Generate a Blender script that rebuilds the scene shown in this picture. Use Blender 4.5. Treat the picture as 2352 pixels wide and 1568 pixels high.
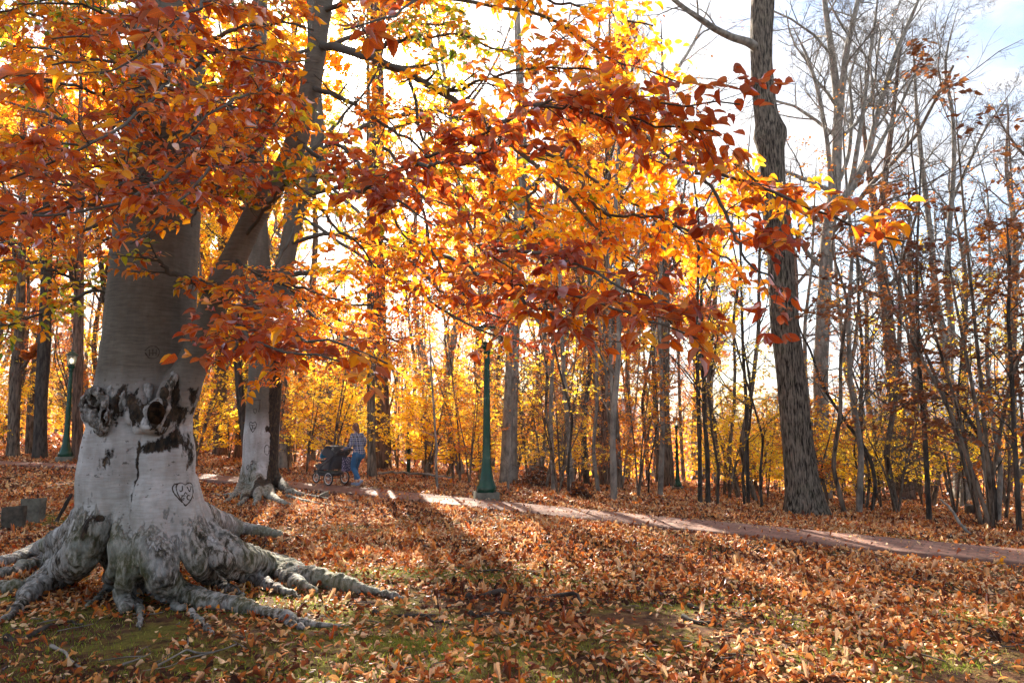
import bpy, math, random
import numpy as np
from mathutils import Vector, Matrix
from mathutils.bvhtree import BVHTree
R = math.radians
C = bpy.context.scene.collection
for o in list(bpy.data.objects): bpy.data.objects.remove(o, do_unlink=True)
sc = bpy.context.scene

# ------------------------------------------------------------------ camera, sky, sun, exposure
EYE = 1.6
PITCH = 6.04
FOC = 1568.0                                   # focal length in pixels of a 2352 px wide picture
cam = bpy.data.objects.new('camera', bpy.data.cameras.new('camera')); C.objects.link(cam)
cam.location = (0, 0, EYE); cam.rotation_euler = (R(90 + PITCH), 0, 0)
cam.data.sensor_width = 36; cam.data.lens = 24; cam.data.clip_end = 3000; cam.data.clip_start = 0.05
sc.camera = cam
sc.view_settings.view_transform = 'Standard'; sc.view_settings.look = 'None'
sc.view_settings.exposure = 2.3; sc.view_settings.gamma = 1

cp, sp = math.cos(R(PITCH)), math.sin(R(PITCH))
def ray(px, py):                               # world direction of a pixel, forward component along Y = 1 before pitch
    a, b = (px - 1176) / FOC, (784 - py) / FOC
    return np.array([a, cp - sp * b, sp + cp * b])
def W(px, py, Y):                              # point at distance Y (world y) seen at that pixel
    d = ray(px, py); return d * (Y / d[1]) + np.array([0, 0, EYE])
sd = ray(773, 155); sd = sd / np.linalg.norm(sd)
SUN_EL = math.asin(sd[2]); SUN_AZ = math.atan2(sd[0], sd[1])
sun = bpy.data.objects.new('sun', bpy.data.lights.new('sun', 'SUN')); C.objects.link(sun)
sun.data.energy = 5.0; sun.data.angle = R(0.5); sun.data.color = (1, .90, .74)
sun.rotation_euler = Vector(tuple(sd)).to_track_quat('Z', 'Y').to_euler()

class NT:                                      # small node helper
    def __init__(s, tree): s.t = tree; s.t.nodes.clear()
    def n(s, kind, **kw):
        nd = s.t.nodes.new('ShaderNode' + kind)
        for k, v in kw.items():
            if k == 'i':
                for kk, vv in v.items():
                    if hasattr(vv, 'is_output') or isinstance(vv, bpy.types.NodeSocket): s.t.links.new(vv, nd.inputs[kk])
                    else: nd.inputs[kk].default_value = vv
            else: setattr(nd, k, v)
        return nd
    def math(s, op, a, b=0.0, c=None, clamp=False):
        i = {0: a, 1: b}
        if c is not None: i[2] = c
        return s.n('Math', operation=op, use_clamp=clamp, i=i).outputs[0]
    def ramp(s, fac, stops, interp='LINEAR'):
        nd = s.t.nodes.new('ShaderNodeValToRGB'); cr = nd.color_ramp; cr.interpolation = interp
        while len(cr.elements) < len(stops): cr.elements.new(0.5)
        for e, (p, c) in zip(cr.elements, stops):
            e.position = p; e.color = (*c, 1) if len(c) == 3 else c
        s.t.links.new(fac, nd.inputs[0]); return nd.outputs[0]
    def mix(s, fac, a, b, mode='MIX'):
        nd = s.n('Mix', data_type='RGBA', blend_type=mode)
        for k, v in ((0, fac), (6, a), (7, b)):
            if isinstance(v, bpy.types.NodeSocket): s.t.links.new(v, nd.inputs[k])
            elif k == 0: nd.inputs[0].default_value = v
            else: nd.inputs[k].default_value = (*v, 1) if len(v) == 3 else v
        return nd.outputs[2]
    def noise(s, vec, scale, detail=4, rough=.55, out=0, dist=0):
        i = {'Scale': scale, 'Detail': detail, 'Roughness': rough, 'Distortion': dist}
        if vec is not None: i['Vector'] = vec
        return s.n('TexNoise', i=i).outputs[out]
    def link(s, a, b): s.t.links.new(a, b)

wd = bpy.data.worlds.new('World'); sc.world = wd; wd.use_nodes = True
t = NT(wd.node_tree)
sky = t.n('TexSky', sky_type='NISHITA', sun_disc=False, sun_elevation=SUN_EL, sun_rotation=SUN_AZ, altitude=50, air_density=1.0, dust_density=1.0, ozone_density=1.2)
tc = t.n('TexCoord').outputs['Generated']
mp = t.n('Mapping', i={'Vector': tc, 'Scale': (1.0, 1.0, 3.2)}).outputs[0]
cn = t.noise(mp, 2.6, 7, .6, dist=.6)
cm = t.ramp(cn, [(.40, (0, 0, 0)), (.56, (1, 1, 1))])
dotp = t.n('VectorMath', operation='DOT_PRODUCT', i={0: tc, 1: tuple(sd)}).outputs['Value']
dotc = t.math('MAXIMUM', dotp, 0.0)
glow = t.math('MULTIPLY', t.math('POWER', dotc, 90.0), 12.0)
glow2 = t.math('MULTIPLY', t.math('POWER', dotc, 1500.0), 90.0)
disc = t.math('MULTIPLY', t.math('GREATER_THAN', dotp, math.cos(R(.8))), 350.0)
gl = t.math('ADD', t.math('ADD', glow, glow2), disc)
cloud = t.mix(t.math('POWER', dotc, 6.0), t.mix(t.ramp(t.noise(mp, 4.0, 6, .6), [(.35, (0, 0, 0)), (.65, (1, 1, 1))]), (2.4, 2.75, 3.4), (4.6, 4.7, 5.0)), (7.5, 7.3, 7.0))
skyc = t.mix(cm, sky.outputs[0], cloud)
tot = t.mix(1.0, skyc, t.n('CombineColor', i={0: gl, 1: t.math('MULTIPLY', gl, .95), 2: t.math('MULTIPLY', gl, .82)}).outputs[0], 'ADD')
bg = t.n('Background', i={'Color': tot, 'Strength': 0.058})
t.link(bg.outputs[0], t.n('OutputWorld').inputs[0])

# ------------------------------------------------------------------ numpy noise and mesh helpers
def _h(i, j, k):
    n = (i * 374761393 + j * 668265263 + k * 1274126177) & 0xFFFFFFFF
    n = ((n ^ (n >> 13)) * 1274126177) & 0xFFFFFFFF
    return ((n ^ (n >> 16)) & 0xFFFF) / 65535.0
def vn(P, s=1.0, seed=0):                      # value noise 0..1
    P = np.asarray(P, float) * s + seed * 17.31
    I = np.floor(P).astype(np.int64); F = P - I; F = F * F * (3 - 2 * F)
    o = 0
    for a in (0, 1):
        for b in (0, 1):
            for c in (0, 1):
                w = (F[..., 0] if a else 1 - F[..., 0]) * (F[..., 1] if b else 1 - F[..., 1]) * (F[..., 2] if c else 1 - F[..., 2])
                o = o + w * _h(I[..., 0] + a, I[..., 1] + b, I[..., 2] + c)
    return o
def fbm(P, s=1.0, oct=3, seed=0):
    r, a, n = 0, 1, 0
    for k in range(oct): r = r + a * vn(P, s * 2 ** k, seed + k); n += a; a *= .5
    return r / n
def nrm(v): return v / (np.linalg.norm(v, axis=-1, keepdims=True) + 1e-9)

class Acc:                                     # gathers arrays and writes ONE mesh
    def __init__(s): s.v = []; s.f = []; s.a = []; s.n = 0; s.m = []; s.uv = []
    def add(s, v, faces, attr=None, mat=0):
        v = np.asarray(v, float).reshape(-1, 3)
        if attr is None: attr = np.zeros((len(v), 3))
        s.v.append(v); s.a.append(np.asarray(attr, float).reshape(-1, 3))
        for f in faces:
            f = np.asarray(f, np.int64)
            if len(f): s.f.append(f + s.n); s.m.append(mat)
        s.n += len(v)
    def mesh(s, name, mats, smooth=True):
        me = bpy.data.meshes.new(name)
        V = np.concatenate(s.v); me.vertices.add(len(V)); me.vertices.foreach_set('co', V.astype(np.float32).ravel())
        nl = sum(f.size for f in s.f); npoly = sum(len(f) for f in s.f)
        me.loops.add(nl); me.polygons.add(npoly)
        me.loops.foreach_set('vertex_index', np.concatenate([f.ravel() for f in s.f]).astype(np.int32))
        sizes = np.concatenate([np.full(len(f), f.shape[1]) for f in s.f])
        st = np.zeros(npoly, np.int32); st[1:] = np.cumsum(sizes)[:-1]
        me.polygons.foreach_set('loop_start', st)
        me.polygons.foreach_set('material_index', np.concatenate([np.full(len(f), m) for f, m in zip(s.f, s.m)]).astype(np.int32))
        if smooth: me.polygons.foreach_set('use_smooth', np.ones(npoly, bool))
        at = me.attributes.new('lf', 'FLOAT_VECTOR', 'POINT'); at.data.foreach_set('vector', np.concatenate(s.a).astype(np.float32).ravel())
        for m in (mats if isinstance(mats, (list, tuple)) else [mats]): me.materials.append(m)
        me.update(calc_edges=True); me.validate()
        return me
    def obj(s, name, mats, parent=None, smooth=True):
        return put(name, s.mesh(name, mats, smooth), parent)

def put(name, me, parent=None):
    o = bpy.data.objects.new(name, me); C.objects.link(o)
    if parent is not None:
        o.parent = parent; o.matrix_parent_inverse = Matrix()
    return o
def thing(name, label, cat, loc=(0, 0, 0), rz=0, group=None):
    o = bpy.data.objects.new(name, None); C.objects.link(o); o.empty_display_size = .3
    o.location = tuple(loc); o.rotation_euler = (0, 0, rz)
    return tag(o, label, cat, group)
def tag(o, label, cat, group=None):
    o['label'] = label; o['category'] = cat
    if group: o['group'] = group
    return o
def struct(o): o['kind'] = 'structure'; return o
def stuff(o, label, cat): o['kind'] = 'stuff'; o['label'] = label; o['category'] = cat; return o

def tube(acc, P, Rr, S=6, mat=0, cap=False, attr=None, flat=None):
    P = np.asarray(P, float); Rr = np.asarray(Rr, float)
    if P.ndim == 2: P = P[None]; Rr = Rr[None]
    N, K, _ = P.shape
    T = nrm(np.gradient(P, axis=1)); M = nrm(P[:, -1] - P[:, 0])
    ref = np.where((np.abs(M[:, 2]) > .8)[:, None], np.array([[1., 0, 0]]), np.array([[0, 0, 1.]]))[:, None, :]
    U = nrm(np.cross(T, np.broadcast_to(ref, T.shape))); V = np.cross(T, U)
    th = np.arange(S) * 2 * np.pi / S
    ring = P[:, :, None] + Rr[:, :, None, None] * (U[:, :, None] * np.cos(th)[None, None, :, None] + V[:, :, None] * np.sin(th)[None, None, :, None])
    base = (np.arange(N) * K * S)[:, None, None] + (np.arange(K - 1) * S)[None, :, None]
    j = np.arange(S)[None, None, :]; j2 = (j + 1) % S
    q = np.stack([base + j, base + j2, base + S + j2, base + S + j], -1).reshape(-1, 4)
    faces = [q]; verts = ring.reshape(-1, 3)
    if cap:
        n0 = N * K * S
        verts = np.concatenate([verts, P[:, 0] - T[:, 0] * Rr[:, :1] * .5, P[:, -1] + T[:, -1] * Rr[:, -1:] * .5])
        jj = np.arange(S); tt = []
        for i in range(N):
            b = i * K * S; tt.append(np.stack([np.full(S, n0 + i), b + (jj + 1) % S, b + jj], -1))
            e = b + (K - 1) * S; tt.append(np.stack([np.full(S, n0 + N + i), e + jj, e + (jj + 1) % S], -1))
        faces.append(np.concatenate(tt))
    acc.add(verts, faces, attr if attr is None else np.broadcast_to(attr, (len(verts), 3)), mat)
def box(acc, c, s, rz=0, mat=0, top=1.0):
    x, y, z = [k / 2 for k in s]; v = []
    for dz, k in ((-z, 1), (z, top)):
        for dx, dy in ((-x, -y), (x, -y), (x, y), (-x, y)):
            X, Y = dx * k, dy * k; v.append((c[0] + X * math.cos(rz) - Y * math.sin(rz), c[1] + X * math.sin(rz) + Y * math.cos(rz), c[2] + dz))
    acc.add(v, [[[0, 3, 2, 1], [4, 5, 6, 7], [0, 1, 5, 4], [1, 2, 6, 5], [2, 3, 7, 6], [3, 0, 4, 7]]], mat=mat)
def sph(acc, c, r, mat=0, n=12, m=8):
    r = np.array([r] * 3 if np.isscalar(r) else r); v = []
    for i in range(m + 1):
        for j in range(n):
            a, b = math.pi * i / m, 2 * math.pi * j / n
            v.append((math.sin(a) * math.cos(b), math.sin(a) * math.sin(b), math.cos(a)))
    f = [[i * n + j, (i + 1) * n + j, (i + 1) * n + (j + 1) % n, i * n + (j + 1) % n] for i in range(m) for j in range(n)]
    acc.add(np.array(v) * r + np.array(c), [f], mat=mat)
def lathe(acc, prof, S=8, c=(0, 0, 0), mat=0, ph=0):
    v = []; n = len(prof)
    for r, z in prof:
        for j in range(S):
            a = 2 * math.pi * (j + ph) / S; v.append((c[0] + r * math.cos(a), c[1] + r * math.sin(a), c[2] + z))
    f = [[i * S + j, i * S + (j + 1) % S, (i + 1) * S + (j + 1) % S, (i + 1) * S + j] for i in range(n - 1) for j in range(S)]
    acc.add(v, [f], mat=mat)
def resamp(pts, k):
    pts = np.asarray(pts, float); n = len(pts)
    d = np.r_[0, np.cumsum(np.linalg.norm(np.diff(pts[:, :3], axis=0), axis=1))]
    t_ = np.linspace(0, d[-1], k)
    # catmull-rom style smoothing through np.interp + gentle filter
    o = np.stack([np.interp(t_, d, pts[:, c]) for c in range(pts.shape[1])], 1)
    for _ in range(max(1, k // (3 * n))):
        o[1:-1] = (o[:-2] + 2 * o[1:-1] + o[2:]) / 4
    return o
def chain(acc, pts, k=None, S=14, end=True):             # closed tapered tube with round joints; pts rows x,y,z,r
    pts = np.asarray(pts, float); q = resamp(pts, k or max(6, len(pts) * 5))
    tube(acc, q[:, :3], q[:, 3], S, cap=True)
    sph(acc, q[0, :3], q[0, 3])
    if end: sph(acc, q[-1, :3], q[-1, 3])
def solid(acc, voxel, smooth=4, name='solid', fac=.5):
    o = bpy.data.objects.new('tmp', acc.mesh('tmp', [])); C.objects.link(o)
    m = o.modifiers.new('r', 'REMESH'); m.mode = 'VOXEL'; m.voxel_size = voxel; m.use_smooth_shade = True
    if smooth: s = o.modifiers.new('s', 'SMOOTH'); s.iterations = smooth; s.factor = fac
    dg = bpy.context.evaluated_depsgraph_get(); me = bpy.data.meshes.new_from_object(o.evaluated_get(dg)); me.name = name
    old = o.data; bpy.data.objects.remove(o); bpy.data.meshes.remove(old)
    me.polygons.foreach_set('use_smooth', np.ones(len(me.polygons), bool))
    return me
def getco(me): a = np.zeros(len(me.vertices) * 3, np.float32); me.vertices.foreach_get('co', a); return a.reshape(-1, 3).astype(float)
def getno(me): a = np.zeros(len(me.vertices) * 3, np.float32); me.vertices.foreach_get('normal', a); return a.reshape(-1, 3).astype(float)
def setattr_v(me, arr):
    at = me.attributes.new('lf', 'FLOAT_VECTOR', 'POINT'); at.data.foreach_set('vector', np.asarray(arr, np.float32).ravel())

# ------------------------------------------------------------------ terrain
def g0(x, y):
    x = np.asarray(x, float); y = np.asarray(y, float)
    tt = y - 4; s_ = tt - np.logaddexp(0, (tt - 12) * 1.2) / 1.2
    s_ = np.maximum(s_, -12)
    left = np.logaddexp(0, (-x - 4)) * .011
    right = -np.logaddexp(0, x) * .012
    return -.035 * s_ + np.minimum(left, .4) + right
def march(px, py, fn, far=400):
    d = ray(px, py); y = np.linspace(2.0, far, 8000); x = d[0] / d[1] * y; z = EYE + d[2] / d[1] * y
    h = z - fn(x, y); k = np.argmax(h < 0)
    if not (h < 0).any(): return None
    f = h[k - 1] / (h[k - 1] - h[k]); yy = y[k - 1] + f * (y[k] - y[k - 1])
    return np.array([d[0] / d[1] * yy, yy, EYE + d[2] / d[1] * yy])
PPX = [(-60, 1062), (100, 1069), (200, 1073.5), (330, 1083), (455, 1096.5), (640, 1113), (825, 1130), (980, 1147), (1194, 1170), (1450, 1196), (1720, 1222), (2043, 1256), (2352, 1284)]
PC = [march(px, py, g0) for px, py in PPX]
PC = np.array([[p[0], p[1]] for p in PC])
d0 = PC[0] - PC[1]; d1 = PC[-1] - PC[-2]
PC = np.concatenate([[PC[0] + d0 * 12], [PC[0] + d0 * 4], PC, [PC[-1] + d1 * 2], [PC[-1] + d1 * 8]])
def pathY(x): return np.interp(x, PC[:, 0], PC[:, 1])
def ground(x, y):
    x = np.asarray(x, float); y = np.asarray(y, float)
    s_ = np.clip((y - pathY(x)) * .8 - 1.0, 0, 62)
    k = .022 + .066 / (1 + np.exp(-(x + 7) / 3.0))
    drop = k * (np.sqrt(s_ * s_ + 4) - 2)
    P = np.stack([x, y, x * 0], -1)
    u = (fbm(P, .35, 3, 3) - .5) * .16 * np.clip(np.abs(y - pathY(x)) / 3, 0, 1)
    u = u + (vn(P, 2.2, 9) - .5) * .03 * np.clip(np.abs(y - pathY(x)) / 3, 0, 1)
    return g0(x, y) - drop + u
def G(px, py):
    p = march(px, py, ground); return p if p is not None else W(px, py, 60)
def gz(x, y): return float(ground(x, y))

# ------------------------------------------------------------------ materials
def mat(name, col=(.5, .5, .5), rough=.6, metal=0, fn=None, spec=.5, coat=0):
    m = bpy.data.materials.new(name); m.use_nodes = True; t = NT(m.node_tree)
    b = t.n('BsdfPrincipled', i={'Base Color': (*col, 1), 'Roughness': rough, 'Metallic': metal, 'Specular IOR Level': spec, 'Coat Weight': coat})
    t.link(b.outputs[0], t.n('OutputMaterial').outputs[0] if False else t.t.nodes['Material Output'].inputs[0]) if 'Material Output' in t.t.nodes else t.link(b.outputs[0], t.n('OutputMaterial').inputs[0])
    if fn: fn(t, b)
    return m
def bump(t, b, h, strength=.5, dist=.02):
    nd = t.n('Bump', i={'Height': h, 'Strength': strength, 'Distance': dist}); t.link(nd.outputs[0], b.inputs['Normal'])
def obco(t, scale=(1, 1, 1)):
    return t.n('Mapping', i={'Vector': t.n('TexCoord').outputs['Object'], 'Scale': scale}).outputs[0]

def leaf_mat(name, stops, trans=.5, gloss=.25, vein=True, tboost=1.4):
    m = bpy.data.materials.new(name); m.use_nodes = True; t = NT(m.node_tree)
    at = t.n('Attribute', attribute_name='lf').outputs['Vector']
    sx = t.n('SeparateXYZ', i={0: at}); u, v, r = sx.outputs
    col = t.ramp(r, stops)
    if vein:                                   # margins redder than the midrib, pale side veins
        au = t.math('ABSOLUTE', u)
        w = t.math('SINE', t.math('MULTIPLY', t.math('SUBTRACT', v, t.math('MULTIPLY', au, .22)), 52.0))
        vn_ = t.math('MULTIPLY', t.math('GREATER_THAN', w, .72), .35)
        mid = t.math('LESS_THAN', au, .07)
        fr = t.n('TexWhiteNoise', noise_dimensions='1D', i={'W': r}).outputs[0]
        amt = t.math('MULTIPLY', t.math('SUBTRACT', 1.0, au), t.math('MULTIPLY', fr, .55))
        lift = t.mix(1.0, col, (1.5, 1.9, 1.3), 'MULTIPLY')
        col = t.mix(amt, col, lift)
        col = t.mix(t.math('MAXIMUM', vn_, t.math('MULTIPLY', mid, .6)), col, t.mix(1.0, col, (1.5, 1.5, 1.2), 'MULTIPLY'))
        sp_ = t.noise(at, 9.0, 2)
        col = t.mix(t.math('MULTIPLY', t.math('GREATER_THAN', sp_, .66), .5), col, (.12, .045, .015))
    dif = t.n('BsdfDiffuse', i={'Color': col})
    tcol = t.mix(1.0, col, (tboost, tboost, tboost * .9), 'MULTIPLY')
    tr = t.n('BsdfTranslucent', i={'Color': tcol})
    gs = t.n('BsdfGlossy', i={'Color': (.9, .9, 1, 1), 'Roughness': .5})
    m1 = t.n('MixShader', i={0: trans, 1: dif.outputs[0], 2: tr.outputs[0]})
    lw = t.n('LayerWeight', i={'Blend': .25}).outputs['Fresnel']
    m2 = t.n('MixShader', i={0: t.math('MULTIPLY', lw, gloss), 1: m1.outputs[0], 2: gs.outputs[0]})
    t.link(m2.outputs[0], t.n('OutputMaterial').inputs[0]); return m
DR = (.20, .030, .012); RU = (.47, .085, .014); OR = (.62, .17, .012); AM = (.78, .33, .015); YE = (.85, .56, .03); GR = (.30, .36, .03)
M = {}
M['rust'] = leaf_mat('rust_leaf', [(0, DR), (.25, (.33, .048, .014)), (.6, RU), (.85, (.56, .14, .015)), (1, AM)], .54, .4, True, 1.5)
M['orange'] = leaf_mat('orange_leaf', [(0, RU), (.25, (.56, .14, .012)), (.5, OR), (.8, AM), (.93, YE), (1, GR)], .6, .25, True, 1.5)
M['mix'] = leaf_mat('turning_leaf', [(0, RU), (.3, OR), (.5, AM), (.65, (.6, .45, .03)), (.82, GR), (1, (.14, .22, .03))], .5, .35)
M['gold'] = leaf_mat('gold_leaf', [(0, OR), (.35, AM), (.75, YE), (.92, YE), (1, GR)], .64, .2, True, 1.6)
M['far_yellow'] = leaf_mat('yellow_maple_leaf', [(0, (.82, .44, .02)), (.35, YE), (.8, (.88, .72, .06)), (1, (.50, .56, .05))], .66, .1, False, 1.7)
M['far_orange'] = leaf_mat('orange_understorey_leaf', [(0, (.30, .07, .02)), (.4, (.55, .17, .02)), (.8, AM), (1, YE)], .6, .1, False, 1.6)
M['far_brown'] = leaf_mat('withered_leaf', [(0, (.10, .03, .015)), (.5, (.24, .08, .03)), (1, (.42, .17, .05))], .35, .1, False)
M['litter'] = leaf_mat('fallen_leaf', [(0, (.035, .014, .010)), (.16, (.12, .030, .014)), (.30, (.34, .075, .018)), (.46, (.52, .16, .035)), (.60, (.60, .27, .095)), (.76, (.70, .46, .31)), (.88, (.58, .32, .17)), (.94, (.48, .07, .012)), (1, (.74, .30, .02))], .22, .16, True, 1.3)

def f_bark(dark, light, zs=.18, sc_=14, bs=.9, bd=.03, moss=0):
    def fn(t, b):
        co = obco(t, (1, 1, zs))
        a = t.noise(co, sc_, 6, .62); f = t.noise(co, sc_ * 3.2, 4, .6)
        big = t.noise(obco(t), 1.1, 3)
        h = t.math('ADD', a, t.math('MULTIPLY', f, .35))
        col = t.ramp(a, [(.40, dark), (.50, tuple((d + l) / 2 for d, l in zip(dark, light))), (.62, light)])
        col = t.mix(t.math('MULTIPLY', big, .4), col, tuple(d * .8 for d in dark))
        if moss: col = t.mix(t.math('MULTIPLY', t.math('GREATER_THAN', t.noise(obco(t), 3.0, 4), .58), moss), col, (.10, .12, .05))
        t.link(col, b.inputs['Base Color']); bump(t, b, h, bs, bd)
    return fn
M['bark_brown'] = mat('furrowed_brown_bark', rough=.95, spec=.15, fn=f_bark((.05, .036, .027), (.26, .20, .15)))
M['bark_big'] = mat('ridged_grey_brown_bark', rough=.95, spec=.15, fn=f_bark((.016, .011, .008), (.32, .255, .195), .15, 30, 1.0, .07, .1))
M['bark_red'] = mat('reddish_brown_bark', rough=.95, spec=.15, fn=f_bark((.06, .035, .025), (.27, .16, .11), .15, 12))
M['bark_dark'] = mat('dark_bark', rough=.85, spec=.25, fn=f_bark((.024, .018, .014), (.10, .078, .062), .25, 10, .6, .01))  # dark brown bark for thin stems, roots and brushwood
M['bark_grey'] = mat('pale_grey_bark', rough=.9, spec=.2, fn=f_bark((.13, .115, .098), (.36, .32, .27), .5, 5, .35, .01))
M['bark_twig'] = mat('twig_bark', rough=.85, spec=.2, fn=f_bark((.07, .056, .048), (.22, .18, .15), .6, 5, .2, .005))

def f_beech(t, b):                             # lf.x = fissured rough amount, lf.y = charred / scar amount, lf.z = lichen
    at = t.n('Attribute', attribute_name='lf').outputs['Vector']; sx = t.n('SeparateXYZ', i={0: at}); rg, scar, lich = sx.outputs
    fine = t.noise(obco(t, (1, 1, 7)), 9, 6, .6)
    big = t.noise(obco(t), 2.2, 4)
    spots = t.noise(obco(t, (1, 1, 1.6)), 17, 3, .55)
    base = t.ramp(big, [(.3, (.33, .30, .28)), (.55, (.50, .48, .47)), (.75, (.60, .59, .59))])
    base = t.mix(t.math('MULTIPLY', t.ramp(fine, [(.40, (1, 1, 1)), (.60, (0, 0, 0))]), .28), base, (.20, .17, .14))
    stk = t.noise(obco(t, (1, 1, .22)), 7, 5, .6)
    base = t.mix(t.math('MULTIPLY', t.ramp(stk, [(.42, (0, 0, 0)), (.7, (1, 1, 1))]), .55), base, (.17, .145, .12))
    sm = t.ramp(spots, [(.66, (0, 0, 0)), (.70, (1, 1, 1))])
    base = t.mix(t.math('MULTIPLY', sm, .8), base, (.07, .055, .045))
    crk = t.noise(obco(t, (1, 1, .42)), 22, 5, .65)
    rc = t.ramp(crk, [(.40, (.018, .014, .010)), (.49, (.10, .082, .06)), (.58, (.33, .30, .27))])
    lic = t.noise(obco(t), 6, 5, .6)
    rc = t.mix(t.math('MULTIPLY', t.ramp(lic, [(.45, (0, 0, 0)), (.62, (1, 1, 1))]), .55), rc, (.36, .36, .35))
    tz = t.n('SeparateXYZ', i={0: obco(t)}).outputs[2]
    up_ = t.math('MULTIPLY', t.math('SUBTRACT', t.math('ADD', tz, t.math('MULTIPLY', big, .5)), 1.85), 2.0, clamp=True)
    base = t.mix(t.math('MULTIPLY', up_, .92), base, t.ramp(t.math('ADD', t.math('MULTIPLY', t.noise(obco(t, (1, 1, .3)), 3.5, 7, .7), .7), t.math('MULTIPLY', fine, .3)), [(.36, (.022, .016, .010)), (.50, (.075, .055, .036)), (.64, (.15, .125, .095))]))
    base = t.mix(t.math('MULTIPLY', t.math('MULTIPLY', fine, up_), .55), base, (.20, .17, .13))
    rmask = t.math('MULTIPLY', t.math('SUBTRACT', t.math('ADD', rg, t.math('MULTIPLY', t.math('SUBTRACT', crk, .5), 1.3)), .46), 9.0, clamp=True)
    col = t.mix(rmask, base, rc)
    col = t.mix(t.math('MULTIPLY', lich, .45), col, (.16, .17, .07))
    sn = t.noise(obco(t, (1, 1, .5)), 20, 5, .7)
    sn2 = t.noise(obco(t, (1, 1, .55)), 13, 6, .72)
    scar = t.math('MULTIPLY', t.math('SUBTRACT', t.math('ADD', scar, t.math('MULTIPLY', t.math('SUBTRACT', sn2, .5), 2.0)), .45), 7.0, clamp=True)
    sc_col = t.ramp(sn, [(.4, (.01, .008, .007)), (.58, (.055, .035, .02)), (.72, (.16, .10, .06))])
    col = t.mix(scar, col, sc_col)
    t.link(col, b.inputs['Base Color'])
    rr = t.math('ADD', rmask, scar, clamp=True)
    h = t.math('ADD', t.math('MULTIPLY', fine, t.math('SUBTRACT', .10, t.math('MULTIPLY', rr, .05))), t.math('MULTIPLY', crk, t.math('ADD', .06, rr)))
    bump(t, b, h, .9, .03)
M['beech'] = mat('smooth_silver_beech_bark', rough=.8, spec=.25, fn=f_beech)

def f_limb(t, b):
    fine = t.noise(obco(t, (1, 1, 4)), 8, 6, .6); big = t.noise(obco(t), 2.5, 4)
    col = t.ramp(big, [(.3, (.05, .042, .034)), (.7, (.14, .12, .10))])
    col = t.mix(t.math('MULTIPLY', fine, .3), col, (.10, .09, .06)); t.link(col, b.inputs['Base Color']); bump(t, b, fine, .5, .01)
M['limb'] = mat('grey_branch_bark', rough=.85, spec=.2, fn=f_limb)

def f_ground(t, b):
    co = t.n('TexCoord').outputs['Object']
    a = t.noise(co, .45, 5, .6); f = t.noise(co, 9, 6, .65); g_ = t.noise(co, 60, 3, .6)
    soil = t.ramp(f, [(.3, (.03, .015, .009)), (.5, (.10, .045, .022)), (.7, (.19, .095, .05))])
    moss = t.ramp(g_, [(.3, (.05, .06, .008)), (.55, (.18, .18, .02)), (.75, (.34, .30, .06))])
    mask = t.ramp(t.math('ADD', t.math('MULTIPLY', t.noise(co, 1.6, 5, .6), .6), t.math('MULTIPLY', f, .4)), [(.48, (0, 0, 0)), (.58, (1, 1, 1))])
    sy = t.n('SeparateXYZ', i={0: co}).outputs[1]
    bare = t.noise(co, .7, 3)
    near = t.math('SUBTRACT', 1.0, t.math('MULTIPLY', t.math('SUBTRACT', sy, 13.0), .15, clamp=True), clamp=True)
    pa = t.n('SeparateXYZ', i={0: t.n('Attribute', attribute_name='lf').outputs['Vector']}).outputs[0]
    mask = t.math('MAXIMUM', t.math('MULTIPLY', mask, .6), t.math('MULTIPLY', t.math('ADD', pa, t.math('MULTIPLY', t.math('SUBTRACT', f, .55), 2.2)), 1.3, clamp=True))
    t.link(t.mix(t.math('MULTIPLY', mask, near), soil, moss), b.inputs['Base Color'])
    bump(t, b, t.math('ADD', f, t.math('MULTIPLY', g_, .4)), .9, .05)
M['ground'] = mat('leafy_soil_with_moss', rough=.95, spec=.1, fn=f_ground)

def f_brick(t, b):
    at = t.n('Attribute', attribute_name='lf').outputs['Vector']
    br = t.n('TexBrick', offset=.5, i={'Vector': at, 'Color1': (.20, .08, .05, 1), 'Color2': (.36, .17, .12, 1), 'Mortar': (.07, .045, .035, 1), 'Scale': 1.0, 'Mortar Size': .011, 'Brick Width': .21, 'Row Height': .105, 'Mortar Smooth': .2, 'Bias': -.1})
    n1 = t.noise(at, 3.5, 5, .6); n2 = t.noise(at, 40, 4, .6)
    edge = t.math('GREATER_THAN', t.math('ABSOLUTE', t.n('SeparateXYZ', i={0: at}).outputs[1]), .46)
    col = t.mix(t.math('MULTIPLY', edge, .7), br.outputs['Color'], (.11, .055, .04))
    col = t.mix(t.math('MULTIPLY', n1, .35), col, (.28, .16, .12))
    col = t.mix(t.math('MULTIPLY', n2, .35), col, (.16, .08, .055))
    t.link(col, b.inputs['Base Color']); bump(t, b, t.math('ADD', t.math('MULTIPLY', br.outputs['Fac'], -1.0), t.math('MULTIPLY', n2, .3)), .6, .008)
M['brick'] = mat('worn_red_brick_paving', rough=.8, spec=.3, fn=f_brick)
def f_conc(t, b):
    a = t.noise(obco(t), 7, 6, .65); c = t.noise(obco(t), 90, 3)
    col = t.ramp(a, [(.3, (.07, .062, .048)), (.6, (.17, .155, .12)), (.8, (.25, .235, .20))]); t.link(col, b.inputs['Base Color']); bump(t, b, t.math('ADD', a, t.math('MULTIPLY', c, .3)), .5, .01)
M['stone'] = mat('weathered_grey_stone', rough=.92, spec=.2, fn=f_conc)
def f_green(t, b):
    a = t.noise(obco(t), 5, 5); t.link(t.ramp(a, [(.3, (.002, .036, .020)), (.7, (.003, .060, .034))]), b.inputs['Base Color'])
    t.link(t.ramp(t.noise(obco(t), 3, 3), [(.3, (.16,) * 3), (.7, (.26,) * 3)]), b.inputs['Roughness'])
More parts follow.
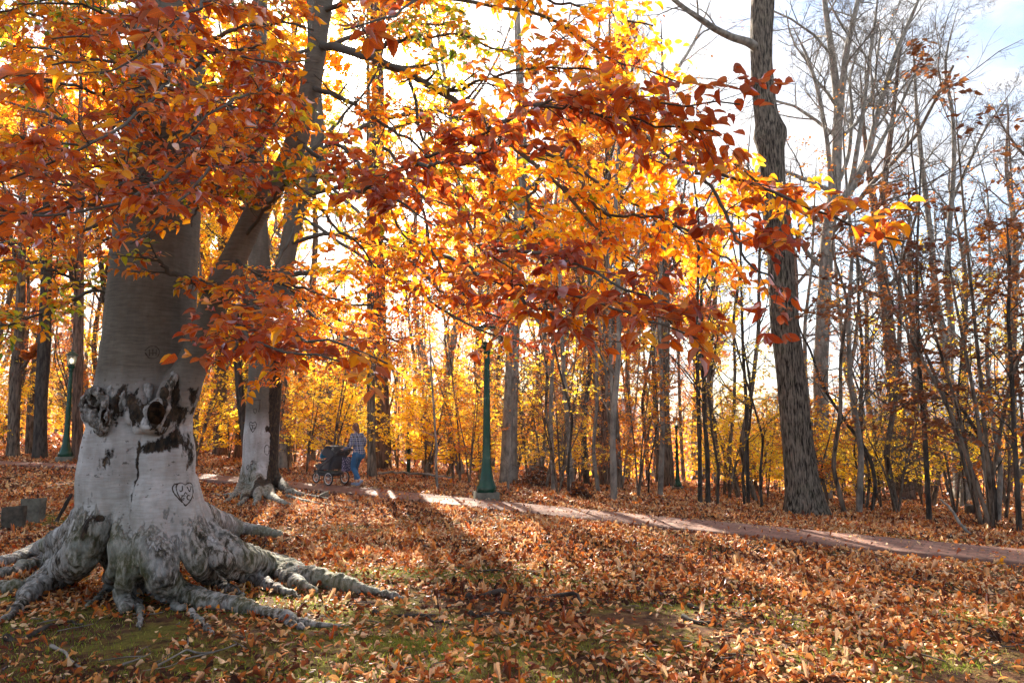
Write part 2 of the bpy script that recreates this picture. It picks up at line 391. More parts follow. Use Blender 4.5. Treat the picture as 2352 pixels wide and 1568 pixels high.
M['green'] = mat('green_enamel', rough=.3, spec=.3, fn=f_green)
M['green_dark'] = mat('dark_green_enamel', (.006, .045, .028), .35)
M['glass'] = mat('frosted_lantern_glass', (.80, .78, .68), .5); 
M['glass'].node_tree.nodes['Principled BSDF'].inputs['Transmission Weight'].default_value = .75
M['lampglow'] = mat('emissive_lamp_bulb', (1, .9, .7)); 
_b = M['lampglow'].node_tree.nodes['Principled BSDF']; _b.inputs['Emission Color'].default_value = (1, .86, .6, 1); _b.inputs['Emission Strength'].default_value = 1.6  # emission added to the bulbs for the lanterns' pale glow

GP = [(950, 1480, .9, .22, .75), (1110, 1500, .5, .2, .7), (660, 1545, .8, .22, .45), (420, 1500, .9, .25, .38), (1620, 1500, .8, .2, .5), (870, 1310, 1.5, .55, .65), (1180, 1330, 1.2, .4, .5), (1640, 1370, .8, .25, .6), (1330, 1490, .35, .15, .6), (2080, 1500, .6, .2, .5), (1300, 1300, .9, .3, .45), (150, 1190, 1.2, .45, .7), (60, 1420, .8, .35, .4), (560, 1190, 1.0, .5, .4), (2050, 1235, .8, .3, .4), (1440, 1250, .8, .3, .4), (760, 1410, .9, .3, .55)]
GPW = [(*G(px, py)[:2], rx, ry, k) for px, py, rx, ry, k in GP]
def patchy(x, y):
    P = np.stack([x, y, x * 0], -1); w = (fbm(P, 2.4, 3, 61) - .5); r = 0 * x
    for cx, cy, rx, ry, k in GPW: r = np.maximum(r, k * np.exp(-(((x - cx + w * .8) / rx) ** 2 + ((y - cy + w * .6) / ry) ** 2)))
    return r
# ------------------------------------------------------------------ ground sheet and brick path
def sheet(xs, ys):
    X, Y = np.meshgrid(xs, ys, indexing='ij'); Z = ground(X, Y); n, m = X.shape
    d = (Y - pathY(X))                          # sink the soil a little under the paving
    Z = Z - np.where(np.abs(d) < .8, .05, 0)
    i, j = np.meshgrid(np.arange(n - 1), np.arange(m - 1), indexing='ij'); b = (i * m + j).ravel()
    return np.stack([X, Y, Z], -1).reshape(-1, 3), np.stack([b, b + m, b + m + 1, b + 1], -1)
def graded(a, b, near, s0, gr):
    r = [near]; s = s0
    while r[-1] < b: r.append(r[-1] + s); s *= gr
    l = [near]; s = s0
    while l[-1] > a: l.append(l[-1] - s); s *= gr
    return np.array(sorted(set(l[1:] + r)))
acc = Acc(); v, f = sheet(graded(-500, 500, 0, .12, 1.016), graded(-30, 900, 6, .10, 1.016)); acc.add(v, [f], np.stack([patchy(v[:, 0], v[:, 1]), v[:, 0] * 0, v[:, 0] * 0], -1))
struct(acc.obj('ground', M['ground']))

def path_mesh():
    q = resamp(np.c_[PC, np.zeros(len(PC)), np.zeros(len(PC))], 260)[:, :2]
    T = nrm(np.gradient(q, axis=0)); N = np.stack([-T[:, 1], T[:, 0]], 1)
    s_ = np.r_[0, np.cumsum(np.linalg.norm(np.diff(q, axis=0), axis=1))]
    HW = .60; offs = np.array([-HW, -HW, -HW + .1, -.3, 0, .3, HW - .1, HW, HW]); dz = np.array([-.12, .05, .056, .06, .065, .06, .056, .045, -.12])
    P = q[:, None] + N[:, None] * offs[None, :, None]
    z = ground(P[..., 0], P[..., 1]); zc = ground(q[:, 0], q[:, 1]); z = (zc[:, None] * .8 + z * .2) + dz
    V = np.concatenate([P, z[..., None]], -1); n, m = z.shape
    at = np.stack([np.broadcast_to(s_[:, None], z.shape), np.broadcast_to(offs[None], z.shape), z * 0], -1)
    i, j = np.meshgrid(np.arange(n - 1), np.arange(m - 1), indexing='ij'); b = (i * m + j).ravel()
    a = Acc(); a.add(V, [np.stack([b, b + m, b + m + 1, b + 1], -1)], at)
    return a
struct(path_mesh().obj('brick_path', M['brick'], smooth=False))

# ------------------------------------------------------------------ leaves
def leaf_tpl(n=3, wid=.30, curl=.12, fold=.12):
    if n == 0:                                  # folded kite: base, left, tip, right
        v = [(0, 0, 0), (-wid, .48, fold * .6), (0, 1, -curl), (wid, .48, fold * .6)]
        uv = [(0, 0), (-1, .5), (0, 1), (1, .5)]
        return np.array(v), np.array(uv), [np.array([[0, 2, 1], [0, 3, 2]])]
    ts = {2: [.3, .68], 3: [.2, .5, .8]}[n]; v = [(0, 0, 0)]; uv = [(0, 0)]
    for q in ts:
        w = wid * (math.sin(math.pi * q ** .85) ** .8); zc = -curl * q * q
        for s_ in (-1, 0, 1): v.append((s_ * w, q, zc + abs(s_) * fold * w / wid)); uv.append((s_, q))
    v.append((0, 1.0, -curl * 1.15)); uv.append((0, 1)); k = len(v) - 1
    tri = [[0, 2, 1], [0, 3, 2]]; qd = []
    for r_ in range(len(ts) - 1):
        a = 1 + r_ * 3; qd += [[a, a + 1, a + 4, a + 3], [a + 1, a + 2, a + 5, a + 4]]
    a = 1 + (len(ts) - 1) * 3; tri += [[a, a + 1, k], [a + 1, a + 2, k]]
    return np.array(v), np.array(uv), [np.array(tri), np.array(qd)]
TPL3 = leaf_tpl(3); TPL2 = leaf_tpl(2); TPL0 = leaf_tpl(0); TPLM = leaf_tpl(0, .46, .05, .05)
def add_leaves(acc, pos, axis, normal, size, rnd, tpl, mat=0, zs=None):
    tv, uv, faces = tpl; n = len(pos); k = len(tv)
    axis = nrm(axis); side = nrm(np.cross(axis, normal)); nm = np.cross(side, axis)
    loc = np.broadcast_to(tv[None], (n, k, 3)).copy()
    if zs is not None: loc[:, :, 2] *= zs[:, None]
    if zs is not None: loc[:, :, 0] *= (.62 + .5 * ((zs * 7.31) % 1.0))[:, None]
    V = pos[:, None] + size[:, None, None] * (loc[..., :1] * side[:, None] + loc[..., 1:2] * axis[:, None] + loc[..., 2:] * nm[:, None])
    at = np.concatenate([np.broadcast_to(uv[None], (n, k, 2)), np.broadcast_to(rnd[:, None, None], (n, k, 1))], -1)
    off = (np.arange(n) * k)[:, None, None]
    acc.add(V, [(f[None] + off).reshape(-1, f.shape[1]) for f in faces], at, mat)

def grow(P, Rr, n, rng, t0=.2, t1=.98, ang=(35, 70), L=None, lr=.5, up=0.0, wob=.15, K=5, rr=.55, tip=.35, flat=1.0, rmin=.002, tshape=0.45):
    N, Kp, _ = P.shape
    tt = (t0 + (t1 - t0) * (np.arange(n)[None] + rng.uniform(0, 1, (N, n))) / n).ravel(); pi = np.repeat(np.arange(N), n)
    x = tt * (Kp - 1); k = np.minimum(x.astype(int), Kp - 2); f = (x - k)[:, None]
    p0 = P[pi, k] * (1 - f) + P[pi, k + 1] * f; r0 = Rr[pi, k] * (1 - f[:, 0]) + Rr[pi, k + 1] * f[:, 0]
    T = nrm(P[pi, k + 1] - P[pi, k])
    q = rng.normal(size=T.shape); q[:, 2] *= flat; q = nrm(q - (q * T).sum(1, keepdims=True) * T)
    a = np.radians(rng.uniform(ang[0], ang[1], len(pi)))[:, None]
    D = nrm(T * np.cos(a) + q * np.sin(a)); 
    if flat < 1: D[:, 2] = D[:, 2] * (.35 + .65 * flat); D = nrm(D)
    if L is None:
        pl = np.linalg.norm(np.diff(P, axis=1), axis=2).sum(1); ln = pl[pi] * lr * (1 - tshape * tt) * rng.uniform(.6, 1.25, len(pi))
    else: ln = rng.uniform(L[0], L[1], len(pi)) * (1 - tshape * .5 * tt)
    st = (ln / (K - 1))[:, None]; pts = [p0]; d = D
    for i in range(K - 1):
        pts.append(pts[-1] + d * st)
        d = d + rng.normal(size=d.shape) * wob; d[:, 2] += up; d = nrm(d)
    cp_ = np.stack(pts, 1); rb = np.maximum(r0 * rr, rmin)
    cr = rb[:, None] * np.linspace(1, tip, K)[None]; return cp_, np.maximum(cr, rmin * .6)
def twig_leaves(P, n, rng, size, t0=.1, fl=.5, droop=.25, jit=.0, side_w=.9):
    N, K, _ = P.shape; tt = rng.uniform(t0, 1, (N, n)).ravel(); pi = np.repeat(np.arange(N), n)
    x = tt * (K - 1); k = np.minimum(x.astype(int), K - 2); f = (x - k)[:, None]
    p = P[pi, k] * (1 - f) + P[pi, k + 1] * f; T = nrm(P[pi, k + 1] - P[pi, k])
    up = np.array([0, 0, 1.]); sd_ = nrm(np.cross(T, up) + 1e-4) * np.where(np.arange(len(pi)) % 2, 1, -1)[:, None]
    ax = nrm(T * rng.uniform(.3, 1.0, (len(pi), 1)) + sd_ * side_w + np.array([0, 0, -1.]) * rng.uniform(0, 2 * droop, (len(pi), 1)) + rng.normal(size=T.shape) * .2)
    no = nrm(up + rng.normal(size=T.shape) * fl)
    return p + rng.normal(size=p.shape) * jit, ax, no, rng.uniform(size[0], size[1], len(pi))


def litter():
    rng = np.random.default_rng(5); acc = Acc()
    def patch(n, y0, y1, size, tpl, hw=1.0, x_ex=2.0):
        y = np.sqrt(rng.uniform(y0 ** 2, y1 ** 2, n)); x = rng.uniform(-1, 1, n) * (y * .86 * hw + x_ex)
        P = np.stack([x, y, x * 0], -1)
        m = fbm(P, .45, 4, 21); m2 = fbm(P, 1.7, 3, 5)
        dens = np.clip((m * .6 + m2 * .4 - .28) * 5.0, .25, 1)
        # bare mossy places under the beech and in the lawn in front
        for cx, cy, rx, ry, s_ in ((-.9, 7.4, 2.2, .6, .85), (-3.2, 4.7, 1.6, .8, .45), (-.2, 6.1, 1.6, .35, .5), (1.3, 5.7, 1.4, .25, .45), (-2.6, 5.5, 1.4, .4, .55), (-5.2, 8.3, 1.2, .5, .6)):
            dens *= 1 - s_ * np.exp(-(((x - cx) / rx) ** 2 + ((y - cy) / ry) ** 2))
        dens *= 1 - .48 * np.exp(-(((x + 3.4) / 1.9) ** 2 + ((y - 5.9) / 1.3) ** 2))
        dens *= np.where(y < 6.5, np.clip(.22 + (fbm(P, 1.1, 3, 51) - .36) * 3.4, .12, 1), 1)
        dens *= 1 - .62 * patchy(x, y)
        pd = y - pathY(x); onp = np.abs(pd) < .80
        dens = np.where(onp, .035, dens); dens = np.where((pd > 1.0), np.maximum(dens, .75), dens)
        k = rng.uniform(size=n) < dens; x, y = x[k], y[k]; on = onp[k]; n = len(x)
        z = ground(x, y) + rng.uniform(.004, .022, n) + np.where(on, .07, 0)
        a = rng.uniform(0, 2 * np.pi, n); til = rng.normal(0, .38, n)
        ax = np.stack([np.cos(a), np.sin(a), til * .6], -1); no = nrm(np.stack([rng.normal(0, .4, n), rng.normal(0, .4, n), np.ones(n)], -1))
        sz = size[0] + (size[1] - size[0]) * rng.beta(1.6, 1.9, n) * rng.choice([.7, 1.0, 1.25], n, p=[.35, .5, .15]); zs = rng.normal(.5, 1.7, n) * np.where(rng.uniform(size=n) < .25, 2.4, 1)
        z += np.abs(zs) * sz * .06 + np.abs(til) * sz * .2
        clus = fbm(np.stack([x, y, x * 0], -1), .9, 3, 33); sz *= .8 + .5 * fbm(np.stack([x, y, x * 0], -1), .6, 2, 40)
        rnd = np.clip(rng.uniform(0, 1, n) * .85 + (clus - .46) * .75, 0, 1)
        add_leaves(acc, np.stack([x, y, z], -1), ax, no, sz, rnd, tpl, 0, zs)
    patch(120000, 2.2, 9, (.026, .074), TPL3)
    patch(160000, 9, 17, (.035, .078), TPL2)
    patch(140000, 16, 34, (.06, .12), TPL0)
    patch(60000, 34, 75, (.16, .30), TPL0, .9)
    stuff(acc.obj('fallen_leaves', M['litter']), 'dry rust and tan beech leaves littering the lawn and woodland floor', 'fallen leaves')
litter()
def twig_litter():
    rng = np.random.default_rng(6); n = 1500; y = np.sqrt(rng.uniform(6, 300, n)); x = rng.uniform(-1, 1, n) * (y * .86 + 1); k = np.abs(y - pathY(x)) > .9; x, y = x[k], y[k]; n = len(x)
    a = rng.uniform(0, 6.28, n); L = rng.uniform(.05, .28, n); t_ = np.linspace(-.5, .5, 4)[None]; b = rng.normal(size=(n, 4)) * .012
    X = x[:, None] + np.cos(a)[:, None] * L[:, None] * t_ + b; Y = y[:, None] + np.sin(a)[:, None] * L[:, None] * t_ - b; P = np.stack([X, Y, ground(X, Y) + .02 + rng.uniform(0, .02, (n, 1))], -1)
    acc = Acc(); tube(acc, P, np.broadcast_to(rng.uniform(.0015, .005, (n, 1)), (n, 4)), 4); stuff(acc.obj('fallen_twigs', M['bark_twig']), 'small broken twigs scattered through the fallen leaves', 'twigs')
twig_litter()
def grass():
    rng = np.random.default_rng(8); n = 220000
    y = np.sqrt(rng.uniform(2.4 ** 2, 12 ** 2, n)); x = rng.uniform(-1, 1, n) * (y * .86 + 1)
    P = np.stack([x, y, x * 0], -1); m = fbm(P, .8, 4, 77)
    pr = np.clip(np.clip((m - .48) * 6, 0, 1) + patchy(x, y) * 1.5, 0, 1) * np.clip(1.15 - (y - 3) / 9, .12, 1) * np.where(np.abs(y - pathY(x)) < 1.3, 0, 1)
    k = rng.uniform(size=n) < pr; x, y = x[k], y[k]; n = len(x)
    z = ground(x, y) - .005; h = rng.uniform(.012, .042, n); a = rng.uniform(0, 2 * np.pi, n)
    w = .0022; lean = rng.uniform(.1, .9, n)
    c, s_ = np.cos(a), np.sin(a); dx, dy = c * lean * h, s_ * lean * h
    v = np.stack([np.stack([x - s_ * w, y + c * w, z], -1), np.stack([x + s_ * w, y - c * w, z], -1), np.stack([x + dx * .4 + s_ * w * .7, y + dy * .4 - c * w * .7, z + h * .6], -1), np.stack([x + dx, y + dy, z + h], -1)], 1)
    at = np.zeros((n, 4, 3)); at[..., 2] = rng.uniform(0, 1, (n, 1)); b = np.arange(n)[:, None] * 4
    acc = Acc(); acc.add(v, [np.concatenate([b + [0, 1, 2], b + [0, 2, 3]])], at)
    m_ = leaf_mat('lawn_grass', [(0, (.08, .13, .012)), (.5, (.20, .27, .03)), (.85, (.34, .36, .05)), (1, (.48, .40, .15))], .45, .1, False)
    stuff(acc.obj('grass', m_), 'short green grass and moss showing between the fallen leaves', 'grass')
grass()

# ------------------------------------------------------------------ the big beech in front
def pxr(w, Y): return w / 2 / FOC * Y
HS = 1.075
def wp(px, py, Y, w): return (*W(px, py, Y * HS), pxr(w, Y * HS))
def rg_(px, py, w):                            # root point lying on the soil, py = centre of the root in the picture
    p = G(px, py + w * .35); r = pxr(w, p[1]); return (p[0], p[1], p[2] + r * .55 + .012, r * 1.12)
BASE = np.array([*W(318, 1300, 6.1 * HS)[:2], 0]); BASE[2] = gz(BASE[0], BASE[1])
beech = thing('beech_tree', 'huge silver-barked beech in the foreground with flaring roots, knots and a carved heart', 'tree', BASE)
def loc_to(o, me):                             # put mesh built in world coordinates under a thing
    return put(o[0], me, o[1])
def rebase(me, origin):
    me.transform(Matrix.Translation(-Vector(tuple(origin)))); return me
def child(name, me, parent, origin=None):
    if origin is None: origin = parent.location
    rebase(me, origin); return put(name, me, parent)

a = Acc()
chain(a, [wp(430, -1100, 6.4, 95), wp(410, -500, 6.35, 135), wp(400, 0, 6.3, 158), wp(375, 300, 6.2, 172), wp(363, 518, 6.15, 184), wp(343, 781, 6.1, 192), wp(333, 900, 6.1, 205), wp(320, 1000, 6.1, 222), wp(316, 1140, 6.15, 228), wp(318, 1220, 6.3, 170), wp(320, 1300, 6.4, 120), wp(320, 1400, 6.45, 110)], 50, 28, False)
chain(a, [wp(290, 930, 6.0, 120), wp(262, 1010, 5.95, 128), wp(250, 1100, 5.93, 135), wp(238, 1180, 5.92, 110), wp(225, 1230, 5.9, 70)], 24)
chain(a, [wp(370, 960, 6.0, 120), wp(376, 1050, 5.95, 138), wp(384, 1150, 5.95, 112), wp(390, 1200, 5.95, 70)], 24)
# leaning right-hand stem
chain(a, [wp(372, 990, 6.0, 110), wp(410, 905, 5.9, 84), wp(443, 835, 5.88, 68), wp(470, 760, 5.86, 60), wp(500, 670, 5.85, 62), wp(545, 575, 5.85, 58), wp(583, 498, 5.85, 55), wp(630, 425, 5.85, 52), wp(668, 365, 5.85, 50), wp(700, 270, 5.85, 50), wp(722, 150, 5.85, 47), wp(745, 0, 5.85, 44), wp(780, -350, 5.9, 36), wp(800, -800, 6, 25)], 60, 20)
chain(a, [wp(488, 690, 5.85, 50), wp(512, 655, 5.78, 66), wp(530, 615, 5.8, 45)], 10)
# roots and buttresses
chain(a, [wp(235, 1110, 6.15, 72), wp(197, 1190, 6.2, 58), wp(150, 1232, 6.3, 50), rg_(90, 1262, 34), rg_(20, 1290, 26), rg_(-60, 1300, 22), rg_(-170, 1306, 12)], 44)
chain(a, [wp(232, 1150, 6.0, 70), wp(180, 1240, 5.92, 58), rg_(120, 1285, 42), rg_(50, 1308, 30), rg_(0, 1321, 25), rg_(-120, 1330, 16)], 40)
chain(a, [rg_(130, 1320, 40), rg_(80, 1340, 26), rg_(30, 1350, 26), rg_(-40, 1352, 24), rg_(-140, 1350, 15)], 30)
chain(a, [wp(258, 1130, 5.9, 92), wp(222, 1215, 5.8, 84), wp(185, 1275, 5.68, 78), rg_(142, 1310, 70), rg_(100, 1340, 56), rg_(62, 1366, 38), rg_(42, 1392, 26), rg_(22, 1415, 16), rg_(-6, 1432, 8)], 60)
chain(a, [wp(292, 1170, 5.8, 54), wp(289, 1260, 5.62, 46), wp(289, 1320, 5.55, 38), rg_(290, 1370, 38), rg_(289, 1400, 24)], 30)
chain(a, [wp(275, 1250, 5.65, 40), wp(262, 1310, 5.6, 26), rg_(250, 1340, 18), rg_(236, 1368, 12), rg_(200, 1392, 8)], 26)
chain(a, [wp(350, 1130, 5.82, 96), wp(350, 1210, 5.7, 84), wp(360, 1270, 5.6, 76), wp(372, 1320, 5.52, 66), rg_(395, 1358, 58), rg_(440, 1372, 44), rg_(500, 1383, 36), rg_(572, 1397, 30), rg_(620, 1408, 24), rg_(670, 1423, 20), rg_(722, 1436, 12), rg_(800, 1440, 5)], 80)
chain(a, [rg_(600, 1402, 22), rg_(640, 1426, 14), rg_(700, 1444, 8)], 20)
chain(a, [wp(330, 1240, 5.6, 50), wp(318, 1300, 5.55, 42), rg_(322, 1345, 30), rg_(320, 1362, 14)], 24)
chain(a, [wp(352, 1300, 5.5, 34), rg_(350, 1350, 26), rg_(350, 1366, 14)], 16)
chain(a, [rg_(318, 1380, 13), rg_(322, 1400, 13), rg_(322, 1430, 11), rg_(321, 1446, 7)], 14)
chain(a, [wp(404, 1150, 5.85, 80), wp(420, 1230, 5.75, 56), wp(446, 1295, 5.7, 42), rg_(492, 1330, 38), rg_(520, 1352, 22), rg_(560, 1366, 10)], 44)
chain(a, [wp(408, 1110, 6.0, 84), wp(432, 1190, 5.95, 66), wp(466, 1245, 5.9, 54), wp(512, 1292, 5.87, 46), rg_(575, 1325, 36), rg_(620, 1348, 22), rg_(690, 1372, 10)], 50)
chain(a, [wp(412, 1110, 6.15, 80), wp(442, 1185, 6.12, 66), wp(486, 1238, 6.1, 64), wp(552, 1280, 6.08, 64), rg_(620, 1302, 54), rg_(690, 1320, 45), rg_(760, 1336, 34), rg_(830, 1352, 22), rg_(895, 1368, 11), rg_(930, 1376, 5)], 76)
chain(a, [rg_(650, 1318, 40), rg_(690, 1345, 26), rg_(725, 1358, 12)], 20)
chain(a, [rg_(400, 1392, 20), rg_(430, 1402, 13), rg_(452, 1422, 15), rg_(475, 1442, 11), rg_(490, 1458, 6)], 20)
chain(a, [wp(350, 1120, 6.5, 150), wp(420, 1180, 6.9, 90), rg_(540, 1215, 40), rg_(640, 1228, 16)], 30)
# knots
kc = W(356, 952, 5.55 * HS); ring = []
for k in range(17):
    q = k / 16 * 2 * math.pi; ring.append((kc[0] + .088 * math.cos(q) + .02 * math.sin(q), kc[1] + .03 * math.sin(q) - .02 * math.cos(q), kc[2] + .105 * math.sin(q) + .03 * math.cos(q), .026 + .010 * (math.sin(q) < 0)))
chain(a, ring, 50, 10); chain(a, [wp(362, 960, 5.85, 90), wp(358, 965, 5.66, 66)], 8)
for px, py, Y, w in ((222, 950, 5.88, 66), (214, 915, 5.92, 44), (238, 975, 5.76, 48), (228, 925, 5.76, 38), (204, 958, 5.84, 28), (252, 950, 5.70, 36)): sph(a, W(px, py, Y * HS), pxr(w, Y * HS))
chain(a, [wp(270, 890, 5.75, 22), wp(268, 925, 5.66, 26), wp(265, 960, 5.68, 22)], 12); chain(a, [wp(292, 885, 5.74, 22), wp(300, 920, 5.64, 24), wp(298, 965, 5.66, 22)], 12)
chain(a, [wp(320, 890, 5.76, 30), wp(322, 935, 5.64, 36), wp(318, 985, 5.66, 26)], 12); chain(a, [wp(382, 885, 5.72, 24), wp(372, 910, 5.62, 24)], 10)
me = solid(a, .0155, 3, 'beech_trunk', .5)
co = getco(me); no = getno(me)
# picture-free masks in metres: height above soil, around the knots, flaky boundary
hz = co[:, 2] - ground(co[:, 0], co[:, 1])
n1 = fbm(co * [1, 1, .45], 4.0, 4, 3); n2 = fbm(co, 2.0, 3, 8); n3 = fbm(co * [1, 1, .4], 14, 3, 4)
lim = .62 + (n1 - .5) * 1.3 + (n2 - .5) * .4
lim = .66 + (n1 - .5) * 1.0 + (n2 - .5) * .3
rough = np.clip(.5 + (lim - hz) * 1.6, 0, 1)
rad = np.hypot(co[:, 0] - BASE[0], co[:, 1] - BASE[1])
rough *= np.clip(1.3 - np.clip(rad - .9, 0, 2) * .5, .55, 1)
def near(px, py, Y, rx, rz): p = W(px, py, Y * HS); return np.exp(-(((co[:, 0] - p[0]) / rx) ** 2 + ((co[:, 2] - p[2]) / rz) ** 2 + ((co[:, 1] - p[1]) / .42) ** 2))
scar = 0  # bark scars, with the dark of the central knot hole painted in too
for s_ in ((215, 945, 5.6, .14, .17, 1.5), (356, 950, 5.45, .085, .10, 2.2), (270, 915, 5.6, .05, .16, 1.0), (300, 930, 5.6, .05, .18, .8), (325, 945, 5.6, .07, .14, .75), (380, 890, 5.6, .05, .12, 1.2), (360, 1005, 5.6, .10, .07, .4), (440, 960, 5.8, .05, .28, .95), (430, 1025, 5.8, .06, .25, .7), (297, 1080, 5.6, .02, .3, .8), (330, 1030, 5.6, .16, .05, .85), (376, 1013, 5.6, .10, .09, .7), (245, 1060, 5.7, .08, .12, .55), (431, 1090, 5.7, .055, .045, 2.0), (208, 1210, 5.7, .05, .12, .9), (232, 1190, 5.7, .03, .03, 1.6)):
    scar = scar + near(*s_[:5]) * s_[5]
scar = np.clip(scar * .8 + .10 * (hz < 1.9), 0, 1.2)
lich = np.clip((n2 - .45) * 4, 0, 1) * np.clip(1.1 - hz * .9, 0, 1)
strk = fbm(np.stack([np.arctan2(co[:, 1] - BASE[1], co[:, 0] - BASE[0]) * 3, rad * 2, co[:, 2] * .7], -1), 5, 3, 2)
rsharp = np.clip((rough - .42) * 5, 0, 1)
disp = rsharp * ((strk - .5) * .07 + (n3 - .5) * .05) + np.clip(scar - .2, 0, 1) * (n3 - .6) * .16 + (n2 - .5) * .022 + (fbm(co, 5, 2, 30) - .5) * .010
wr = np.sin((co[:, 2] + (n2 - .5) * .35) * 95) * .0012 * (1 - rough) * (hz < 1.9)
co = co + no * (disp + wr)[:, None]; me.vertices.foreach_set('co', co.astype(np.float32).ravel())
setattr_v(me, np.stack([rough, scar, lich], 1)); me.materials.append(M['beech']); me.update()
tree_bvh = BVHTree.FromPolygons([tuple(v) for v in co], [tuple(p.vertices) for p in me.polygons])
trunk_o = child('trunk', me, beech)
def lump(name, chains, balls, scar_v, voxel=.007, amp=.03, seed=1, lab=None, rg=.5):
    a = Acc()
    for c in chains: chain(a, c, max(12, len(c) * 6), 10)
    for c, r in balls: sph(a, c, r)
    m_ = solid(a, voxel, 2, name); co = getco(m_); no = getno(m_)
    f1 = fbm(co * [1, 1, .6], 22, 4, seed); f2 = fbm(co, 60, 2, seed + 5)
    co = co + no * ((f1 - .5) * amp * 2 + (f2 - .5) * amp * .35)[:, None]; m_.vertices.foreach_set('co', co.astype(np.float32).ravel())
    setattr_v(m_, np.stack([np.full(len(co), rg), np.clip(scar_v + (.5 - f1) * 1.6, 0, 1.3), np.zeros(len(co))], 1)); m_.materials.append(M['beech']); m_.update()
    o = child(name, m_, beech)
    if lab: o['label'] = lab
    return o
hol = mat('painted_hole_shade', rough=1, spec=.05, fn=lambda t, b: t.link(t.ramp(t.noise(obco(t), 30, 4), [(.4, (.004, .003, .002)), (.7, (.045, .022, .010))]), b.inputs['Base Color']))  # shade inside the knot holes, put into the colour of solid balls
def kring(px, py, Y, rx, rz, w, tilt=.25, wob=.12):
    c = W(px, py, Y * HS); out = []
    for k in range(22):
        q = k / 21 * 2 * math.pi; j = 1 + wob * math.sin(3 * q + px) + wob * .6 * math.sin(5 * q)
        out.append((c[0] + pxr(rx * 2, c[1]) * math.cos(q) * j + tilt * pxr(rz * 2, c[1]) * math.sin(q), c[1] - .02 * math.sin(q), c[2] + pxr(rz * 2, c[1]) * math.sin(q) * j, pxr(w, c[1]) * (1.0 + .35 * (math.sin(q) < -.2))))
    return out
lump('knot', [kring(356, 950, 5.52, 17, 27, 11), kring(358, 952, 5.59, 20, 30, 15)], [], .36, lab='round hollow knot right of the middle of the trunk', rg=.35)
a = Acc(); sph(a, W(358, 948, 5.50 * HS), (.075, .05, .105)); m_ = a.mesh('hollow', hol); child('hollow', m_, beech)
lump('knot', [[wp(196, 925, 5.78, 22), wp(208, 905, 5.72, 24), wp(228, 902, 5.68, 22), wp(243, 920, 5.66, 16)], [wp(238, 925, 5.64, 20), wp(248, 955, 5.62, 22), wp(240, 985, 5.64, 20), wp(222, 990, 5.68, 16)], [wp(205, 940, 5.68, 26), wp(215, 960, 5.64, 24), wp(228, 975, 5.64, 18)]], [(W(206, 922, 5.78 * HS), .07), (W(232, 930, 5.72 * HS), .055), (W(226, 972, 5.7 * HS), .05), (W(202, 950, 5.74 * HS), .065)], .45, amp=.045, seed=7, lab='big gnarled knot on the left side of the trunk', rg=.6)
a = Acc(); sph(a, W(240, 955, 5.6 * HS), (.025, .04, .06)); child('hollow', a.mesh('hollow', hol), beech)
cl = []; rk = random.Random(9)
for x in (262, 276, 290, 303, 316, 329, 342):
    y0 = rk.uniform(872, 905); y1 = rk.uniform(985, 1025); cl.append([wp(x + rk.uniform(-5, 5), y0 + (y1 - y0) * q, 5.74 - .07 * math.sin(math.pi * min(1, q * 1.6)) + .03 * q, (13 + rk.uniform(-3, 6)) * (1 - .6 * q)) for q in (0, .2, .4, .6, .8, 1)])
lump('callus', cl + [[wp(375, 925, 5.68, 14), wp(382, 895, 5.68, 22), wp(398, 868, 5.74, 18), wp(402, 850, 5.8, 10)]], [], .30, amp=.035, seed=11, lab='rough folded callus between the two knots', rg=.7)

M['carve'] = mat('dark_old_carving', (.055, .042, .032), .95, spec=.1)
def carve(lines, bvh, name, parent, w=.005, lab=None, lift=0.0):
    a = Acc()
    for ln in lines:
        pts = []
        for px, py in resamp(np.array(ln, float), max(4, len(ln) * 3)):
            d = Vector(tuple(ray(px, py))).normalized(); h = bvh.ray_cast(Vector((0, 0, EYE)), d)
            if h[0] is not None: pts.append(tuple(h[0] + h[1] * lift))
        if len(pts) > 2: tube(a, pts, [w * random.uniform(.5, 1.35) for _ in pts], 6, cap=True)
    if a.n:
        o = child(name, a.mesh(name, M['carve']), parent)
        if lab: o['label'] = lab
        return o
def crop(x, y): return ((180 + x * 360 / 1568) * .91875, (940 + y * 360 / 1568) * .91875)
random.seed(2)
heart = [crop(*p) for p in ((1235, 1410), (1190, 1350), (1150, 1280), (1132, 1215), (1145, 1170), (1185, 1155), (1220, 1172), (1233, 1190), (1250, 1165), (1285, 1155), (1312, 1180), (1318, 1250), (1308, 1320), (1275, 1375), (1235, 1410))]
outer = [crop(*p) for p in ((1160, 1165), (1110, 1178), (1090, 1215), (1105, 1265), (1150, 1320), (1200, 1375))]
J = [crop(*p) for p in ((1200, 1195), (1203, 1230), (1196, 1252), (1180, 1255), (1172, 1240))]
V_ = [crop(*p) for p in ((1252, 1205), (1268, 1235), (1280, 1262), (1290, 1230), (1297, 1195))]
car = [crop(*p) for p in ((1222, 1285), (1235, 1262), (1250, 1283))]
Gl = [crop(*p) for p in ((1226, 1298), (1204, 1295), (1194, 1318), (1200, 1345), (1218, 1345), (1224, 1328), (1210, 1326))]
Cl = [crop(*p) for p in ((1284, 1300), (1262, 1292), (1250, 1315), (1256, 1340), (1288, 1345))]
carve([heart, outer, J, V_, car, Gl, Cl], tree_bvh, 'carved_heart', beech, .0050, 'carved heart holding the letters J V and G C')
c5 = lambda x, y: ((x / 1.845) * .91875, (y / 1.845) * .91875)
carve([[(333, 805), (343, 795), (360, 795), (368, 808), (360, 822), (343, 824), (333, 810)], [(343, 803), (343, 817)], [(351, 802), (351, 817)], [(359, 803), (358, 817)], [(343, 810), (359, 810)]], tree_bvh, 'carved_letters', beech, .004)

